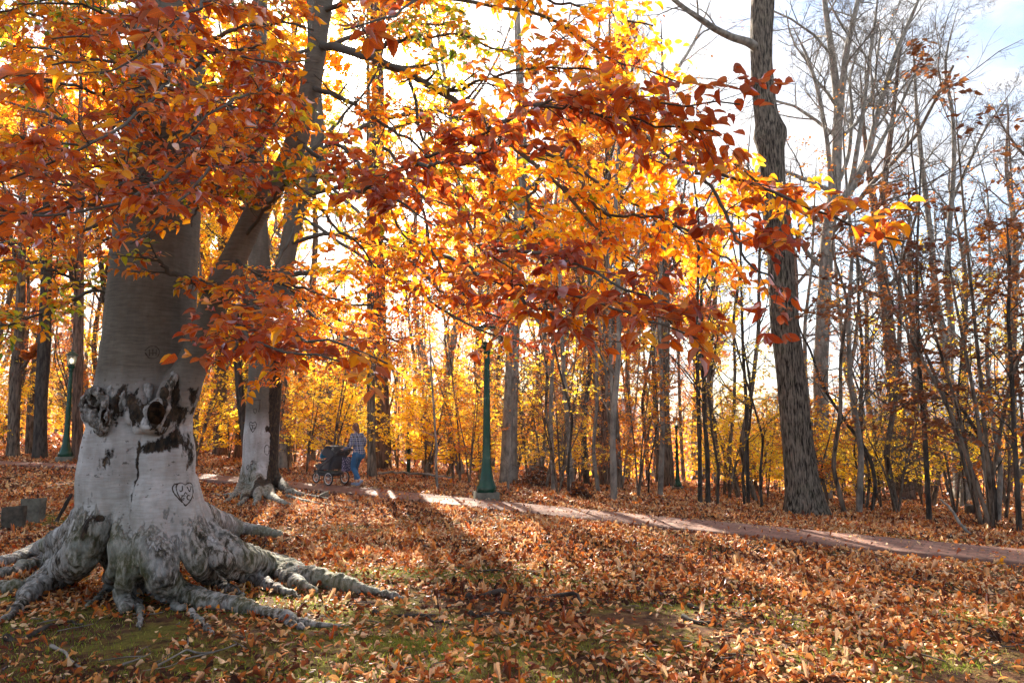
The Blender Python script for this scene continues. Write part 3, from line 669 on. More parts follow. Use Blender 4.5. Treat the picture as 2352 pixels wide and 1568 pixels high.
# branches and their leaves
LEAVES_HERO = 0
def spray(name_mat, pts, w0, n1, L1, n2, L2, nl, size, seed, flat=.3, t0=.15, fl=.55, droop=.28, parent=None, barkm='limb', w1=4, n3=0, L3=(.1, .2), lab=None, jitr=.35, shift=0):
    rng = np.random.default_rng(seed)
    if parent is None: pts = [(x, y, Y * (1 + .075 * min(1, max(0, (Y - 4) / 1.6)))) for x, y, Y in pts]
    P = np.array([W(*p[:3]) for p in pts]); wr_ = np.linspace(w0, w1, len(pts))
    q = resamp(np.c_[P, [pxr(w, p[2]) for w, p in zip(wr_, pts)]], 26)
    wob = np.cumsum(rng.normal(size=(26, 3)) * .012, 0); wob -= np.linspace(0, 1, 26)[:, None] * wob[-1]
    m = q[:, :3] + wob; r = q[:, 3]
    ba = Acc(); tube(ba, m, r, 8, cap=True)
    A, Ar = grow(m[None], r[None], n1, rng, t0, .99, (35, 75), L1, flat=flat, wob=.14, up=-.02, K=6, rr=.5, rmin=.0025)
    tube(ba, A, Ar, 5)
    B, Br = grow(A, Ar, n2, rng, .15, .98, (30, 65), L2, flat=flat, wob=.12, up=-.03, K=4, rr=.6, rmin=.0016)
    tube(ba, B, Br, 3)
    br = child('branch', ba.mesh('branch', M[barkm]), parent or beech)
    la = Acc(); parts = [twig_leaves(B, nl, rng, size, .15, fl, droop), twig_leaves(A, nl, rng, size, .35, fl, droop), twig_leaves(m[None, 16:], 6, rng, size, 0, fl, droop)]
    if n3:
        D, Dr = grow(B, Br, n3, rng, .2, .98, (30, 65), L3, flat=flat, K=3, rmin=.0012); tube(ba, D, Dr, 3); parts.append(twig_leaves(D, nl, rng, size, .2, fl, droop))
    p, ax, no_, sz = [np.concatenate(z) for z in zip(*parts)]
    ps_ = p - np.array([0, 0, EYE]); cs = (ps_ @ sd) / np.linalg.norm(ps_, axis=1); kp = cs < math.cos(R(2.0)) - .002 * (rng.uniform(size=len(p)) ** 2)
    p, ax, no_, sz = p[kp], ax[kp], no_[kp], sz[kp]
    k_ = .5 * vn(p, 3.0, seed) + .5 * rng.uniform(0, 1, len(p)); rnd = np.clip((k_ - .5) * 1.5 + .5 + shift, 0, 1)
    zs = rng.uniform(-.6, 3.4, len(p))
    add_leaves(la, p, ax, no_, sz, rnd, TPL3 if size[1] > .06 else TPL2, 0, zs)
    fo = la.mesh('foliage', M[name_mat]); rebase(fo, (parent or beech).location); put('foliage', fo, br)
    if lab: br['label'] = lab
    return br
RS = (.062, .094)
# near rust-red sprays
near_sprays = [
 [(520, 250, 5.0), (400, 380, 4.0), (240, 470, 3.2), (100, 505, 2.9), (-60, 500, 2.7)],
 [(400, 200, 5.6), (300, 280, 4.6), (180, 350, 4.1), (60, 330, 3.9)],
 [(420, 120, 5.6), (330, 60, 4.6), (230, 60, 4.1), (120, 90, 3.8)],
 [(400, 330, 5.6), (320, 400, 4.6), (200, 450, 4.2), (60, 470, 4.0), (-40, 540, 3.9)],
 [(430, 160, 5.6), (500, 120, 4.6), (590, 130, 4.2), (680, 160, 4.0)],
 [(440, 60, 5.2), (360, 210, 3.8), (230, 310, 3.2), (90, 380, 3.0), (-30, 430, 2.9)],
 [(640, 200, 5.2), (500, 330, 3.9), (430, 420, 3.3), (360, 500, 3.0), (300, 560, 2.9)],
 [(560, -90, 4.0), (420, 20, 2.8), (320, 100, 2.4), (230, 170, 2.2)],
 [(700, 120, 5.2), (600, 190, 4.2), (500, 260, 3.5), (410, 330, 3.3)],
 [(1080, -140, 4.5), (960, 10, 3.1), (880, 50, 2.7), (790, 70, 2.6)],
 [(760, 470, 4.2), (880, 410, 3.4), (1010, 360, 3.1), (1120, 300, 2.9), (1220, 235, 2.8), (1360, 215, 2.8), (1500, 235, 2.7), (1620, 235, 2.7), (1700, 240, 2.7)],
 [(1120, 300, 3.3), (1240, 255, 3.0), (1380, 265, 2.9), (1520, 285, 2.8), (1640, 300, 2.8)],
 [(960, 380, 3.6), (1060, 390, 3.2), (1150, 330, 3.0), (1190, 290, 2.9)],
 [(760, 330, 4.6), (850, 390, 3.7), (930, 450, 3.3), (1000, 520, 3.1)],
 [(560, 640, 5.0), (600, 720, 3.8), (700, 765, 3.2), (800, 790, 3.0), (890, 835, 2.9)],
 [(540, 700, 5.0), (560, 770, 3.8), (620, 800, 3.3), (720, 820, 3.1), (780, 830, 3.1)],
 [(540, 720, 5.2), (560, 790, 4.0), (530, 820, 3.5), (490, 835, 3.3)],
 [(1020, 580, 4.2), (1180, 640, 3.3), (1310, 680, 3.0), (1440, 725, 2.8), (1620, 785, 2.7)],
 [(1100, 560, 4.0), (1240, 590, 3.3), (1380, 640, 3.0), (1500, 690, 2.9), (1560, 760, 2.8)],
 [(1180, 640, 3.5), (1240, 700, 3.2), (1290, 770, 3.0)],
 [(1430, 280, 4.2), (1600, 390, 3.5), (1740, 450, 3.2), (1870, 505, 3.1), (1980, 545, 3.0), (2080, 555, 2.9)],
 [(1600, 390, 3.8), (1690, 520, 3.4), (1750, 620, 3.2), (1830, 690, 3.1)],
]
for i, p in enumerate(near_sprays):
    short = i in (9, 12, 16, 19, 21); big = i in (10, 11, 17)
    p = [(x, y, Y * 1.08) for x, y, Y in p]
    spray('rust', p, 9, 9 if short else (24 if big else 17), (.14, .42), 3, (.08, .2), 3, RS, 100 + i, flat=.28, t0=.25, shift=-.06 + .12 * (i % 3))
# two sparse sprays reach right in front of the bare woods
# mid-distance, orange to green-gold layers
OS = (.060, .085)
mid = [
 ('mix', [(400, 330, 6.0), (280, 240, 5.6), (130, 190, 5.2), (-40, 160, 4.9)], 12), ('orange', [(400, 200, 6.0), (250, 90, 5.6), (90, 40, 5.2), (-60, 20, 5.0)], 12),
 ('mix', [(390, 60, 6.1), (240, -60, 5.6), (100, -30, 5.4), (-40, 60, 5.2)], 12), ('mix', [(370, 450, 6.0), (230, 400, 5.6), (90, 330, 5.3), (-40, 300, 5.1)], 12),
 ('orange', [(400, 380, 6.0), (250, 460, 5.4), (100, 500, 5.1), (-50, 470, 5.0)], 10), ('orange', [(430, 300, 5.9), (520, 250, 5.2), (610, 280, 4.9), (700, 330, 4.8)], 10),
 ('orange', [(410, 120, 6.0), (520, 60, 5.4), (620, 50, 5.0), (720, 70, 4.9)], 12), ('mix', [(450, 200, 5.9), (540, 180, 5.3), (640, 200, 5.0), (700, 220, 4.9)], 10),
 ('mix', [(560, 540, 5.8), (640, 430, 5.3), (700, 400, 5.0), (790, 390, 4.8)], 9), ('orange', [(600, 470, 5.8), (510, 430, 5.3), (460, 470, 5.1), (440, 520, 5.0)], 9),
 ('mix', [(260, 690, 6.3), (180, 640, 6.2), (80, 610, 6.0), (-40, 600, 6.0)], 9), ('mix', [(240, 660, 6.8), (130, 700, 6.6), (40, 740, 6.5), (-60, 740, 6.4)], 9),
 ('mix', [(500, 690, 5.7), (440, 640, 5.5), (370, 610, 5.3), (310, 575, 5.2)], 20), ('orange', [(720, 200, 5.8), (820, 260, 5.3), (930, 330, 5.0), (1020, 420, 4.8)], 12),
 ('gold', [(690, 330, 5.8), (800, 420, 5.4), (900, 500, 5.1), (990, 600, 5.0)], 12), ('gold', [(660, 400, 5.8), (740, 490, 5.5), (820, 560, 5.3), (880, 640, 5.2)], 10),
 ('orange', [(545, 590, 5.8), (640, 640, 5.3), (750, 680, 5.0), (880, 710, 4.8)], 9), ('orange', [(520, 660, 5.8), (590, 720, 5.3), (640, 790, 5.0), (680, 860, 4.9)], 8),
 ('gold', [(745, 20, 5.8), (880, -30, 5.4), (1050, 0, 5.0), (1240, 30, 4.8), (1330, 80, 4.7), (1430, 140, 4.6), (1560, 190, 4.6)], 12),
 ('gold', [(1050, 0, 5.2), (1180, -10, 4.9), (1340, 20, 4.8), (1500, 60, 4.7)], 9), ('mix', [(830, 130, 5.6), (940, 80, 5.1), (1060, 60, 4.8), (1180, 120, 4.7)], 9),
 ('gold', [(732, 98, 5.86), (827, 124, 5.5), (930, 165, 5.2), (1026, 206, 5.0), (1110, 270, 4.9), (1200, 336, 4.8), (1290, 423, 4.7), (1390, 547, 4.6), (1470, 610, 4.6)], 22),
 ('orange', [(1026, 206, 5.0), (1160, 180, 4.8), (1300, 160, 4.6), (1430, 180, 4.5)], 8), ('gold', [(1120, 280, 4.9), (1260, 290, 4.7), (1400, 330, 4.6), (1560, 400, 4.5)], 8),
 ('gold', [(1200, 336, 4.8), (1330, 400, 4.7), (1450, 460, 4.6), (1600, 540, 4.5)], 9), ('gold', [(1240, 380, 4.8), (1200, 460, 4.6), (1230, 540, 4.6), (1300, 600, 4.5)], 8),
 ('orange', [(1290, 423, 4.7), (1420, 500, 4.6), (1540, 520, 4.5), (1680, 600, 4.5)], 8), ('mix', [(940, 170, 5.2), (960, 300, 5.0), (1030, 430, 4.9), (1100, 560, 4.8), (1180, 620, 4.7)], 8),
 ('orange', [(1110, 270, 4.9), (1120, 400, 4.8), (1170, 500, 4.7), (1240, 560, 4.6)], 8), ('gold', [(1560, 330, 4.7), (1660, 370, 4.6), (1740, 410, 4.6), (1810, 450, 4.6)], 6),
 ('orange', [(380, 250, 6.3), (250, 180, 7.0), (100, 120, 7.4), (-60, 100, 7.8)], 12), ('mix', [(380, 120, 6.3), (230, 20, 7.0), (80, -20, 7.4), (-60, -30, 7.8)], 12),
 ('orange', [(370, 380, 6.3), (250, 330, 7.2), (100, 260, 7.8), (-60, 220, 8.2)], 12), ('orange', [(360, 480, 6.4), (230, 520, 7.2), (80, 560, 7.8), (-60, 560, 8.2)], 12),
 ('mix', [(430, 60, 6.3), (520, -20, 7.0), (620, 10, 7.4), (700, -40, 7.6)], 12), ('orange', [(400, 30, 5.9), (470, 100, 5.2), (540, 120, 4.8), (600, 100, 4.6)], 10),
 ('orange', [(400, 240, 6.0), (330, 170, 5.0), (230, 130, 4.5), (120, 150, 4.3)], 10), ('orange', [(420, 420, 5.9), (480, 380, 5.0), (560, 360, 4.7), (650, 260, 4.6)], 9),
 ('mix', [(380, 180, 5.9), (300, 60, 5.0), (180, 0, 4.7), (40, 10, 4.5)], 10), ('orange', [(370, 430, 5.9), (280, 420, 5.0), (180, 440, 4.7), (40, 400, 4.5)], 10),
 ('orange', [(620, 430, 6.3), (560, 330, 6.8), (500, 240, 7.2), (470, 120, 7.4)], 10), ('orange', [(650, 400, 6.4), (740, 300, 6.8), (820, 220, 7.0), (900, 60, 7.2)], 10),
 ('orange', [(880, 340, 5.2), (960, 470, 5.0), (1000, 600, 4.9), (1080, 690, 4.8)], 8), ('orange', [(480, 160, 6.4), (440, 260, 6.0), (330, 330, 5.6), (200, 390, 5.4)], 8),
]
for i, (mm, p, w) in enumerate(mid):
    n = 24 if len(p) > 6 else 16
    if i == 12: n = 7
    spray(mm, p, w, n, (.25, .62), 4, (.12, .3), 4, OS, 300 + i, flat=.38, t0=.12 if i != 21 else .3)
# crown above the frame: it shades the lawn as the rest of the tree does
for i, (x, y, Y) in enumerate(((-300, -700, 5), (300, -900, 4.2), (900, -800, 4.4))):
    spray('orange', [(440, -300, 6.3), ((440 + x) / 2, (y - 300) / 2 - 120, (6.3 + Y) / 2), (x, y, Y)], 22, 16, (.6, 1.4), 5, (.3, .7), 5, (.07, .1), 500 + i, flat=.5)

# ------------------------------------------------------------------ generic trees
def build_tree(seed, trunk, limbs=(), bark='bark_brown', sides=9, crown=None, leafm=None, S1=6):
    """trunk, limbs: rows x,y,z,r in local metres. crown: dict of growth numbers. returns meshes (trunk, crown)."""
    rng = np.random.default_rng(seed); ta = Acc(); K = 22
    q = [resamp(np.array(trunk, float), K * 2)] + [resamp(np.array(l, float), K) for l in limbs]
    for i, p in enumerate(q):
        S = sides if i == 0 else max(5, sides - 3)
        tube(ta, p[:, :3], p[:, 3], S, cap=True)
    P = np.stack([resamp(p, K) for p in q]); c = crown or {}
    ca = Acc(); LP = []
    if c:
        l0 = c['n1']; main, mr = P[:, :, :3], P[:, :, 3]
        A, Ar = grow(main, mr, l0, rng, c.get('t0', .45), .99, c.get('ang', (30, 65)), L=c.get('L1'), lr=c.get('lr', .3), up=c.get('up', .05), wob=c.get('wob', .16), K=7, rr=.42, rmin=.005, flat=c.get('flat', 1))
        if c.get('nz'):
            ok = A[:, 0, 2] > c['nz']; A, Ar = A[ok], Ar[ok]
        tube(ta, A, Ar, 5)
        B, Br = grow(A, Ar, c['n2'], rng, .15, .98, (25, 60), lr=c.get('lr2', .5), up=c.get('up', .05) * .7, wob=.18, K=5, rr=.5, rmin=.004, flat=c.get('flat', 1))
        tube(ca, B, Br, 4); LP += [B]
        if c.get('n3'):
            D, Dr = grow(B, Br, c['n3'], rng, .15, .98, (25, 60), lr=.5, up=c.get('up3', .03), wob=.2, K=4, rr=.55, rmin=c.get('rm', .004), flat=c.get('flat', 1)); tube(ca, D, Dr, 3); LP = [D]
            if c.get('n4'):
                E, Er = grow(D, Dr, c['n4'], rng, .15, .98, (25, 55), lr=.6, up=.03, wob=.2, K=3, rr=.6, rmin=c.get('rm', .004) * .9, flat=c.get('flat', 1)); tube(ca, E, Er, 3); LP.append(E)
    if leafm and c.get('nl'):
        for B in LP:
            p, ax, no_, sz = twig_leaves(B, c['nl'], rng, c.get('size', (.07, .11)), .2, .6, .3, jit=.02)
            keep = rng.uniform(size=len(p)) < c.get('keep', 1); z0 = c.get('lz')
            if z0: keep &= (p[:, 2] < z0 * rng.uniform(.7, 1.1, len(p)))
            kk = vn(p, 1.2, seed); keep &= kk > c.get('hole', .0)
            p, ax, no_, sz, kk = p[keep], ax[keep], no_[keep], sz[keep], kk[keep]
            rnd = np.clip(.5 * rng.uniform(0, 1, len(p)) + .7 * (kk - .2), 0, 1)
            add_leaves(ca, p, ax, no_, sz, rnd, TPLM if c.get('maple') else TPL0, 1)
    tm = ta.mesh('trunk', M[bark]); cm_ = ca.mesh('crown', [M['bark_twig'], M[leafm or 'far_brown']]) if ca.n else None
    return tm, cm_
def plant(name, meshes, loc, label, cat='tree', rz=0, scale=1.0, group=None, lean=(0, 0)):
    o = thing(name, label, cat, loc, rz, group); o.scale = (scale,) * 3; o.rotation_euler = (lean[0], lean[1], rz)
    put('trunk', meshes[0], o)
    if meshes[1]: put('crown', meshes[1], o)
    return o
def px_tree(name, label, base, pts, bark, crown=None, leafm=None, limbs=(), sides=10, seed=0, cat='tree', flare=1.25, dY=0, group=None):
    """base pixel + width, then pixels with widths going up at the same distance"""
    b = G(base[0], base[1]); Y = b[1]; rows = [(b[0], b[1], b[2] - .25, pxr(base[2], Y) * flare), (b[0], b[1], b[2] + .05, pxr(base[2], Y))]
    rows += [(*W(x, y, Y + dY * i), pxr(w, Y)) for i, (x, y, w) in enumerate(pts)]
    o_ = np.array(rows); o_[:, :3] -= b; o_[-1, 3] *= .35
    lm = []
    for l in limbs:
        rr = np.array([(*W(x, y, Y + k * (.25 if len(l) > 3 else .1) * ((len(lm) % 3) - 1)), pxr(w, Y)) for k, (x, y, w) in enumerate(l)]); rr[:, :3] -= b; rr[-1, 3] *= .35; lm.append(rr)
    ms = build_tree(seed, o_, lm, bark, sides, crown, leafm)
    return plant(name, ms, b, label, cat, group=group)

TW = dict(n1=18, n2=8, n3=6, n4=4, t0=.35, lr=.27, up=.05, rm=.007)                       # bare crown of fine twigs
def tw(**k): d = dict(TW); d.update(k); return d

# second beech with the black scar
b2 = G(598, 1128); Y2 = b2[1]
sb = thing('beech_tree', 'grey beech behind the huge one, with a long black scar down its right side', 'tree', b2)
a = Acc()
w2 = lambda x, y, w, dy=0: (*W(x, y, Y2 + dy), pxr(w, Y2))
chain(a, [w2(598, 1150, 70), w2(598, 1080, 80), w2(601, 1000, 80), w2(606, 930, 77), w2(610, 860, 76), w2(616, 760, 78), w2(620, 700, 80)], 40, 22, False)
chain(a, [w2(612, 730, 62), w2(598, 640, 52), w2(590, 500, 46), w2(584, 400, 44), w2(590, 200, 40), w2(600, -50, 34), w2(600, -500, 18)], 44, 14)
chain(a, [w2(632, 740, 50), w2(648, 640, 42), w2(668, 540, 40), w2(696, 450, 36), w2(722, 390, 34), w2(732, 300, 30), w2(722, 180, 28), w2(715, 0, 24), w2(720, -300, 12)], 50, 12)
r2 = lambda x, y, w: rg_(x, y, w)
for l in ([w2(570, 1080, 34), w2(560, 1112, 26), r2(545, 1132, 18), r2(530, 1146, 10), r2(510, 1156, 5)], [w2(580, 1090, 36), w2(575, 1120, 30), r2(560, 1146, 18), r2(548, 1160, 8)],
          [w2(600, 1080, 44, -.3), w2(606, 1115, 40, -.4), r2(620, 1140, 22), r2(650, 1154, 14), r2(675, 1162, 6)], [w2(625, 1080, 34), w2(640, 1110, 26), r2(670, 1132, 16), r2(700, 1138, 12), r2(740, 1144, 9), r2(790, 1150, 7), r2(860, 1160, 4)],
          [w2(590, 1090, 30, -.3), r2(592, 1146, 18), r2(582, 1160, 8)], [r2(540, 1136, 12), r2(505, 1138, 8), r2(470, 1132, 4)], [r2(660, 1140, 12), r2(720, 1156, 8), r2(800, 1166, 6), r2(900, 1176, 4)]):
    chain(a, l, 24, 10)
me = solid(a, .035, 4, 'beech_trunk'); co = getco(me); no = getno(me)
hz = co[:, 2] - b2[2]; n1 = fbm(co * [1, 1, .4], 3.5, 4, 5); n3 = fbm(co * [1, 1, .4], 9, 3, 6)
rough = np.clip(.5 + (.55 + (n1 - .5) * 1.0 - hz) * 1.4, 0, 1)
cz = co[:, 0] - np.interp(hz, [0, .5, 1.5, 2.5, 3.5, 5], [W(640, 1110, Y2)[0], W(634, 1060, Y2)[0], W(634, 1000, Y2)[0], W(636, 900, Y2)[0], W(643, 800, Y2)[0], W(652, 700, Y2)[0]])
cz = cz - .05
scar = np.clip(1.6 * np.exp(-(cz / .105) ** 2) * (co[:, 1] < b2[1] + .25) * (hz < 4.6) * np.clip((hz + .1) * 2, 0, 1) * (.35 + 1.3 * n1) - .25, 0, 1)
scar = np.clip(scar * 1.6, 0, 1)
p0 = W(618, 985, Y2 - .4); scar = np.maximum(scar, np.clip(2.2 * np.exp(-((co[:, 0] - p0[0]) / .14) ** 2 - ((co[:, 2] - p0[2]) / .16) ** 2) * (n3 + .1) - .65, 0, 1) * (co[:, 1] < b2[1]))
co = co + no * (rough * (n3 - .5) * .05 - scar * .03 + (fbm(co, 1.5, 2, 4) - .5) * .05)[:, None]
me.vertices.foreach_set('co', co.astype(np.float32).ravel()); setattr_v(me, np.stack([rough, scar * 1.5, rough * .5], 1)); me.materials.append(M['beech']); me.update()
bvh2 = BVHTree.FromPolygons([tuple(v) for v in co], [tuple(p.vertices) for p in me.polygons])
child('trunk', me, sb)
def c2(x, y): return ((580 + x * 180 / 784) * .91875, (900 + y * 180 / 784) * .91875)
hh = [(225, 785), (200, 740), (188, 700), (192, 678), (210, 672), (226, 690), (240, 674), (262, 676), (268, 700), (255, 745), (225, 785)]
carve([[c2(*p) for p in hh], [c2(200, 706), c2(225, 712), c2(248, 706)], [c2(200, 742), c2(225, 750), c2(250, 738)], [c2(225, 706), c2(226, 745)]], bvh2, 'carved_heart', sb, .011, 'small carved heart on the left of the scar')
carve([[c2(355, 1010), c2(355, 950), c2(370, 922), c2(395, 925), c2(405, 960), c2(400, 1010), c2(385, 1035), c2(360, 1015)], [c2(250, 585), c2(235, 555), c2(232, 530), c2(250, 540), c2(268, 528), c2(268, 560), c2(250, 585)], [c2(165, 1190), c2(160, 1150), c2(180, 1135), c2(188, 1170), c2(165, 1190)], [c2(205, 1110), c2(230, 1080), c2(226, 1140), c2(200, 1120), c2(212, 1200)], [c2(303, 430), c2(303, 520), c2(290, 560)], [c2(235, 440), c2(270, 434), c2(312, 432)]], bvh2, 'carved_marks', sb, .008)
for i, (mm, p, w) in enumerate([('orange', [(648, 635, Y2), (720, 622, Y2 - .4), (800, 622, Y2 - .8), (950, 628, Y2 - 1.2)], 15), ('orange', [(590, 500, Y2), (520, 460, Y2 - 1), (470, 430, Y2 - 2)], 10),
     ('gold', [(700, 450, Y2), (800, 420, Y2 - 1), (930, 430, Y2 - 2), (1050, 480, Y2 - 3)], 14), ('gold', [(728, 350, Y2), (860, 280, Y2 - 1), (1000, 250, Y2 - 2), (1120, 300, Y2 - 2)], 14), ('gold', [(722, 120, Y2), (900, 60, Y2 - 1), (1050, 60, Y2 - 2)], 12),
     ('orange', [(660, 560, Y2), (760, 540, Y2 - 1), (880, 560, Y2 - 2), (1000, 620, Y2 - 3)], 12), ('orange', [(600, 600, Y2), (690, 700, Y2 - 1), (760, 760, Y2 - 2), (850, 800, Y2 - 2)], 10), ('gold', [(620, 620, Y2), (560, 700, Y2 + 1), (500, 780, Y2 + 1)], 9),
     ('rust', [(700, 500, Y2 - .5), (880, 620, Y2 - 2.2), (1020, 720, Y2 - 3.5), (1110, 762, Y2 - 4.2), (1190, 780, Y2 - 4.4)], 9), ('orange', [(728, 400, Y2 - .5), (900, 560, Y2 - 2.2), (1040, 690, Y2 - 3.8), (1150, 730, Y2 - 4.4)], 9),
     ('orange', [(590, 300, Y2), (480, 200, Y2 - 1), (380, 160, Y2 - 2)], 12), ('orange', [(650, 650, Y2 + .5), (740, 720, Y2 + 1), (830, 760, Y2 + 2), (930, 790, Y2 + 2)], 10), ('orange', [(680, 520, Y2 - .5), (620, 640, Y2 - 1.5), (640, 760, Y2 - 2), (690, 850, Y2 - 2)], 8)]):
    spray(mm, p, w, 18 if i else 9, (.6, 1.8), 5, (.3, .8), 5, (.075, .105), 700 + i, flat=.45, parent=sb, n3=2, L3=(.2, .4), t0=.3)
mean_sb = None
px_tree('beech_tree', 'pale beech trunk standing close behind the scarred beech', (652, 1077, 34), [(650, 1000, 28), (648, 900, 27), (650, 800, 27), (660, 600, 25), (670, 300, 20), (680, -100, 12)], 'bark_grey', tw(n1=12, n4=0, nl=6, size=(.08, .13)), 'far_orange', seed=3)

# the big ridged trunk on the right
bb = G(1850, 1182); YB = bb[1]; fx = 1.0
rows = [(1856, 1215, 104), (1851, 1178, 90), (1847, 1140, 78), (1841, 1090, 69), (1835, 1037, 65), (1821, 905, 62), (1806, 773, 60), (1797, 690, 56), (1793, 615, 54), (1784, 510, 55), (1772, 410, 56), (1771, 370, 56), (1768, 300, 58), (1757, 250, 50), (1750, 180, 48), (1749, 80, 48), (1752, 0, 50), (1755, -200, 42), (1758, -600, 26), (1760, -1000, 10)]
tr = np.array([(*W(x, y, YB), pxr(w, YB)) for x, y, w in rows]); q = resamp(tr, 150)
S = 40; ang = np.arange(S) * 2 * np.pi / S; Vv = []; 
for i in range(len(q)):
    c_, r_ = q[i, :3], q[i, 3]; h = c_[2] - bb[2]
    pp = np.stack([np.cos(ang) * 3.2, np.sin(ang) * 3.2, np.full(S, c_[2] * .8)], 1)
    rr = r_ * (1 + .10 * (fbm(pp, 1.2, 3, 2) - .5) * 2) + .05 * (np.abs(vn(pp * [2.6, 2.6, .7], 1.6, 4) - .5)) * 1.2
    rr += r_ * .30 * np.exp(-np.clip(h + .2, 0, 9) / .35) * (np.cos(ang * 5 + 1) * .5 + .6)
    kk = W(1800, 305, YB)[2]; rr += .11 * np.exp(-((c_[2] - kk) / .26) ** 2) * np.clip(np.cos(ang - .2), 0, 1) + .10 * np.exp(-((c_[2] - kk + .1) / .2) ** 2) * np.clip(np.cos(ang - 3.4), 0, 1)
    Vv.append(np.stack([c_[0] + np.cos(ang) * rr, c_[1] + np.sin(ang) * rr, np.full(S, c_[2])], 1))
i, j = np.meshgrid(np.arange(len(q) - 1), np.arange(S), indexing='ij'); j2 = (j + 1) % S
a = Acc(); a.add(np.concatenate(Vv), [np.stack([i * S + j, i * S + j2, (i + 1) * S + j2, (i + 1) * S + j], -1).reshape(-1, 4)])
bigt = thing('oak_tree', 'massive ridged brown trunk with a burl, right of centre beside the brick path', 'tree', bb)
child('trunk', a.mesh('trunk', M['bark_big']), bigt)
a = Acc(); lb = np.array([(*W(x, y, YB + d), pxr(w, YB)) for x, y, w, d in ((1745, 115, 24, 0), (1722, 98, 20, -.2), (1680, 86, 17, -.5), (1640, 66, 15, -.8), (1610, 45, 13, -1), (1570, 18, 11, -1.2), (1530, -15, 9, -1.4), (1450, -60, 5, -1.6))]); tube(a, resamp(lb, 30)[:, :3], resamp(lb, 30)[:, 3], 9, cap=True)
rngb = np.random.default_rng(4); A, Ar = grow(resamp(lb, 20)[None, :, :3], resamp(lb, 20)[None, :, 3], 9, rngb, .3, .98, (30, 60), L=(.8, 2.2), wob=.15, K=7, rr=.35, rmin=.004); tube(a, A, Ar, 4); B, Br = grow(A, Ar, 6, rngb, .2, .98, (30, 60), lr=.45, K=4, rmin=.003); tube(a, B, Br, 3)
child('branch', a.mesh('branch', M['bark_grey']), bigt)

# forked grey tree and its neighbours, right-hand woods
px_tree('maple_tree', 'tall grey tree forking into many bare limbs, just right of the massive ridged trunk', (1892, 1146, 36),
    [(1890, 1050, 31), (1884, 861, 33), (1890, 740, 31), (1898, 597, 30), (1900, 530, 30), (1912, 480, 33), (1919, 410, 26), (1923, 328, 22), (1926, 246, 20), (1912, 130, 16), (1893, 0, 12), (1885, -200, 5)], 'bark_grey',
    tw(n1=14, n2=8, n3=7, n4=4, lr=.34, t0=.3), limbs=[[(1924, 300, 18), (1930, 246, 16), (1943, 123, 14), (1971, 0, 10), (1990, -150, 4)], [(1908, 500, 26), (1938, 459, 22), (1962, 420, 19), (1988, 381, 17), (2004, 310, 14), (2020, 246, 13), (2061, 111, 11), (2102, 20, 8), (2140, -80, 3)],
    [(1975, 400, 15), (2000, 370, 12), (2032, 310, 9), (2057, 266, 8), (2086, 205, 6), (2110, 150, 3)], [(1912, 470, 15), (1907, 400, 11), (1900, 320, 10), (1880, 210, 9), (1855, 130, 7), (1820, 60, 4)], [(1955, 425, 14), (1968, 350, 11), (1985, 240, 9), (1998, 130, 8), (2012, 40, 6), (2020, -60, 3)], [(1925, 420, 12), (1950, 360, 9), (1958, 260, 8), (1950, 180, 6), (1990, 60, 3)]], sides=14, seed=11)
px_tree('ivy_covered_tree', 'reddish trunk wrapped in dead vines, forking high up in the right-hand woods', (2079, 1146, 42),
    [(2070, 1060, 38), (2056, 905, 30), (2038, 729, 26), (2028, 643, 25), (2016, 560, 22), (2010, 492, 18), (1996, 390, 13), (1984, 300, 9), (1975, 150, 5)], 'bark_red', tw(n1=12, nl=2, size=(.07, .12), keep=.5, lz=9), 'far_orange',
    limbs=[[(2018, 540, 18), (2028, 450, 16), (2037, 369, 14), (2049, 287, 11), (2060, 180, 8), (2075, 40, 4)]], sides=12, seed=12)
px_tree('maple_tree', 'grey trunk forking at mid height, far right of the woods above the low stump', (2210, 1148, 34),
    [(2204, 1080, 28), (2197, 1000, 26), (2180, 900, 23), (2175, 861, 28), (2165, 760, 17), (2149, 685, 15), (2140, 560, 13), (2120, 400, 11), (2105, 250, 8), (2095, 60, 4)], 'bark_grey', tw(n1=13, nl=2, keep=.4, lz=8), 'far_orange',
    limbs=[[(2178, 850, 18), (2188, 760, 15), (2175, 641, 13), (2180, 520, 12), (2192, 380, 10), (2190, 260, 8), (2165, 150, 6), (2200, 20, 3)], [(2170, 500, 9), (2200, 430, 8), (2260, 300, 6), (2330, 200, 4)]], sides=12, seed=13)
px_tree('maple_tree', 'slim trunk with a high narrow fork, between the vine-wrapped trunk and the forked grey tree', (1972, 1120, 16),
    [(1960, 900, 15), (1945, 860, 16), (1935, 780, 10), (1925, 690, 8), (1915, 560, 6), (1905, 400, 4)], 'bark_grey', tw(n1=10, n4=0, nl=4, keep=.7), 'far_orange', limbs=[[(1948, 860, 12), (1965, 790, 9), (1972, 700, 7), (1965, 560, 5)]], seed=14)
def sap(label, base, pts, crown=None, leafm='far_orange', bark='bark_dark', seed=0, limbs=(), name='sapling', group=None):
    return px_tree(name, label, base, pts, bark, crown or dict(n1=9, n2=4, n3=3, t0=.3, lr=.25, up=.04, nl=2, keep=.6, size=(.05, .085)), leafm, limbs, sides=7, seed=seed, cat='sapling', flare=1.15, group=group)
sap('black slender sapling standing upright beside the path, right of the vine-wrapped trunk', (2135, 1200, 12), [(2130, 1100, 11), (2124, 993, 11), (2112, 850, 9), (2107, 729, 8), (2105, 597, 6), (2112, 450, 5), (2118, 300, 3)], seed=21, limbs=[[(2107, 729, 5), (2095, 680, 4), (2075, 640, 4), (2045, 560, 3), (2020, 480, 2)]])
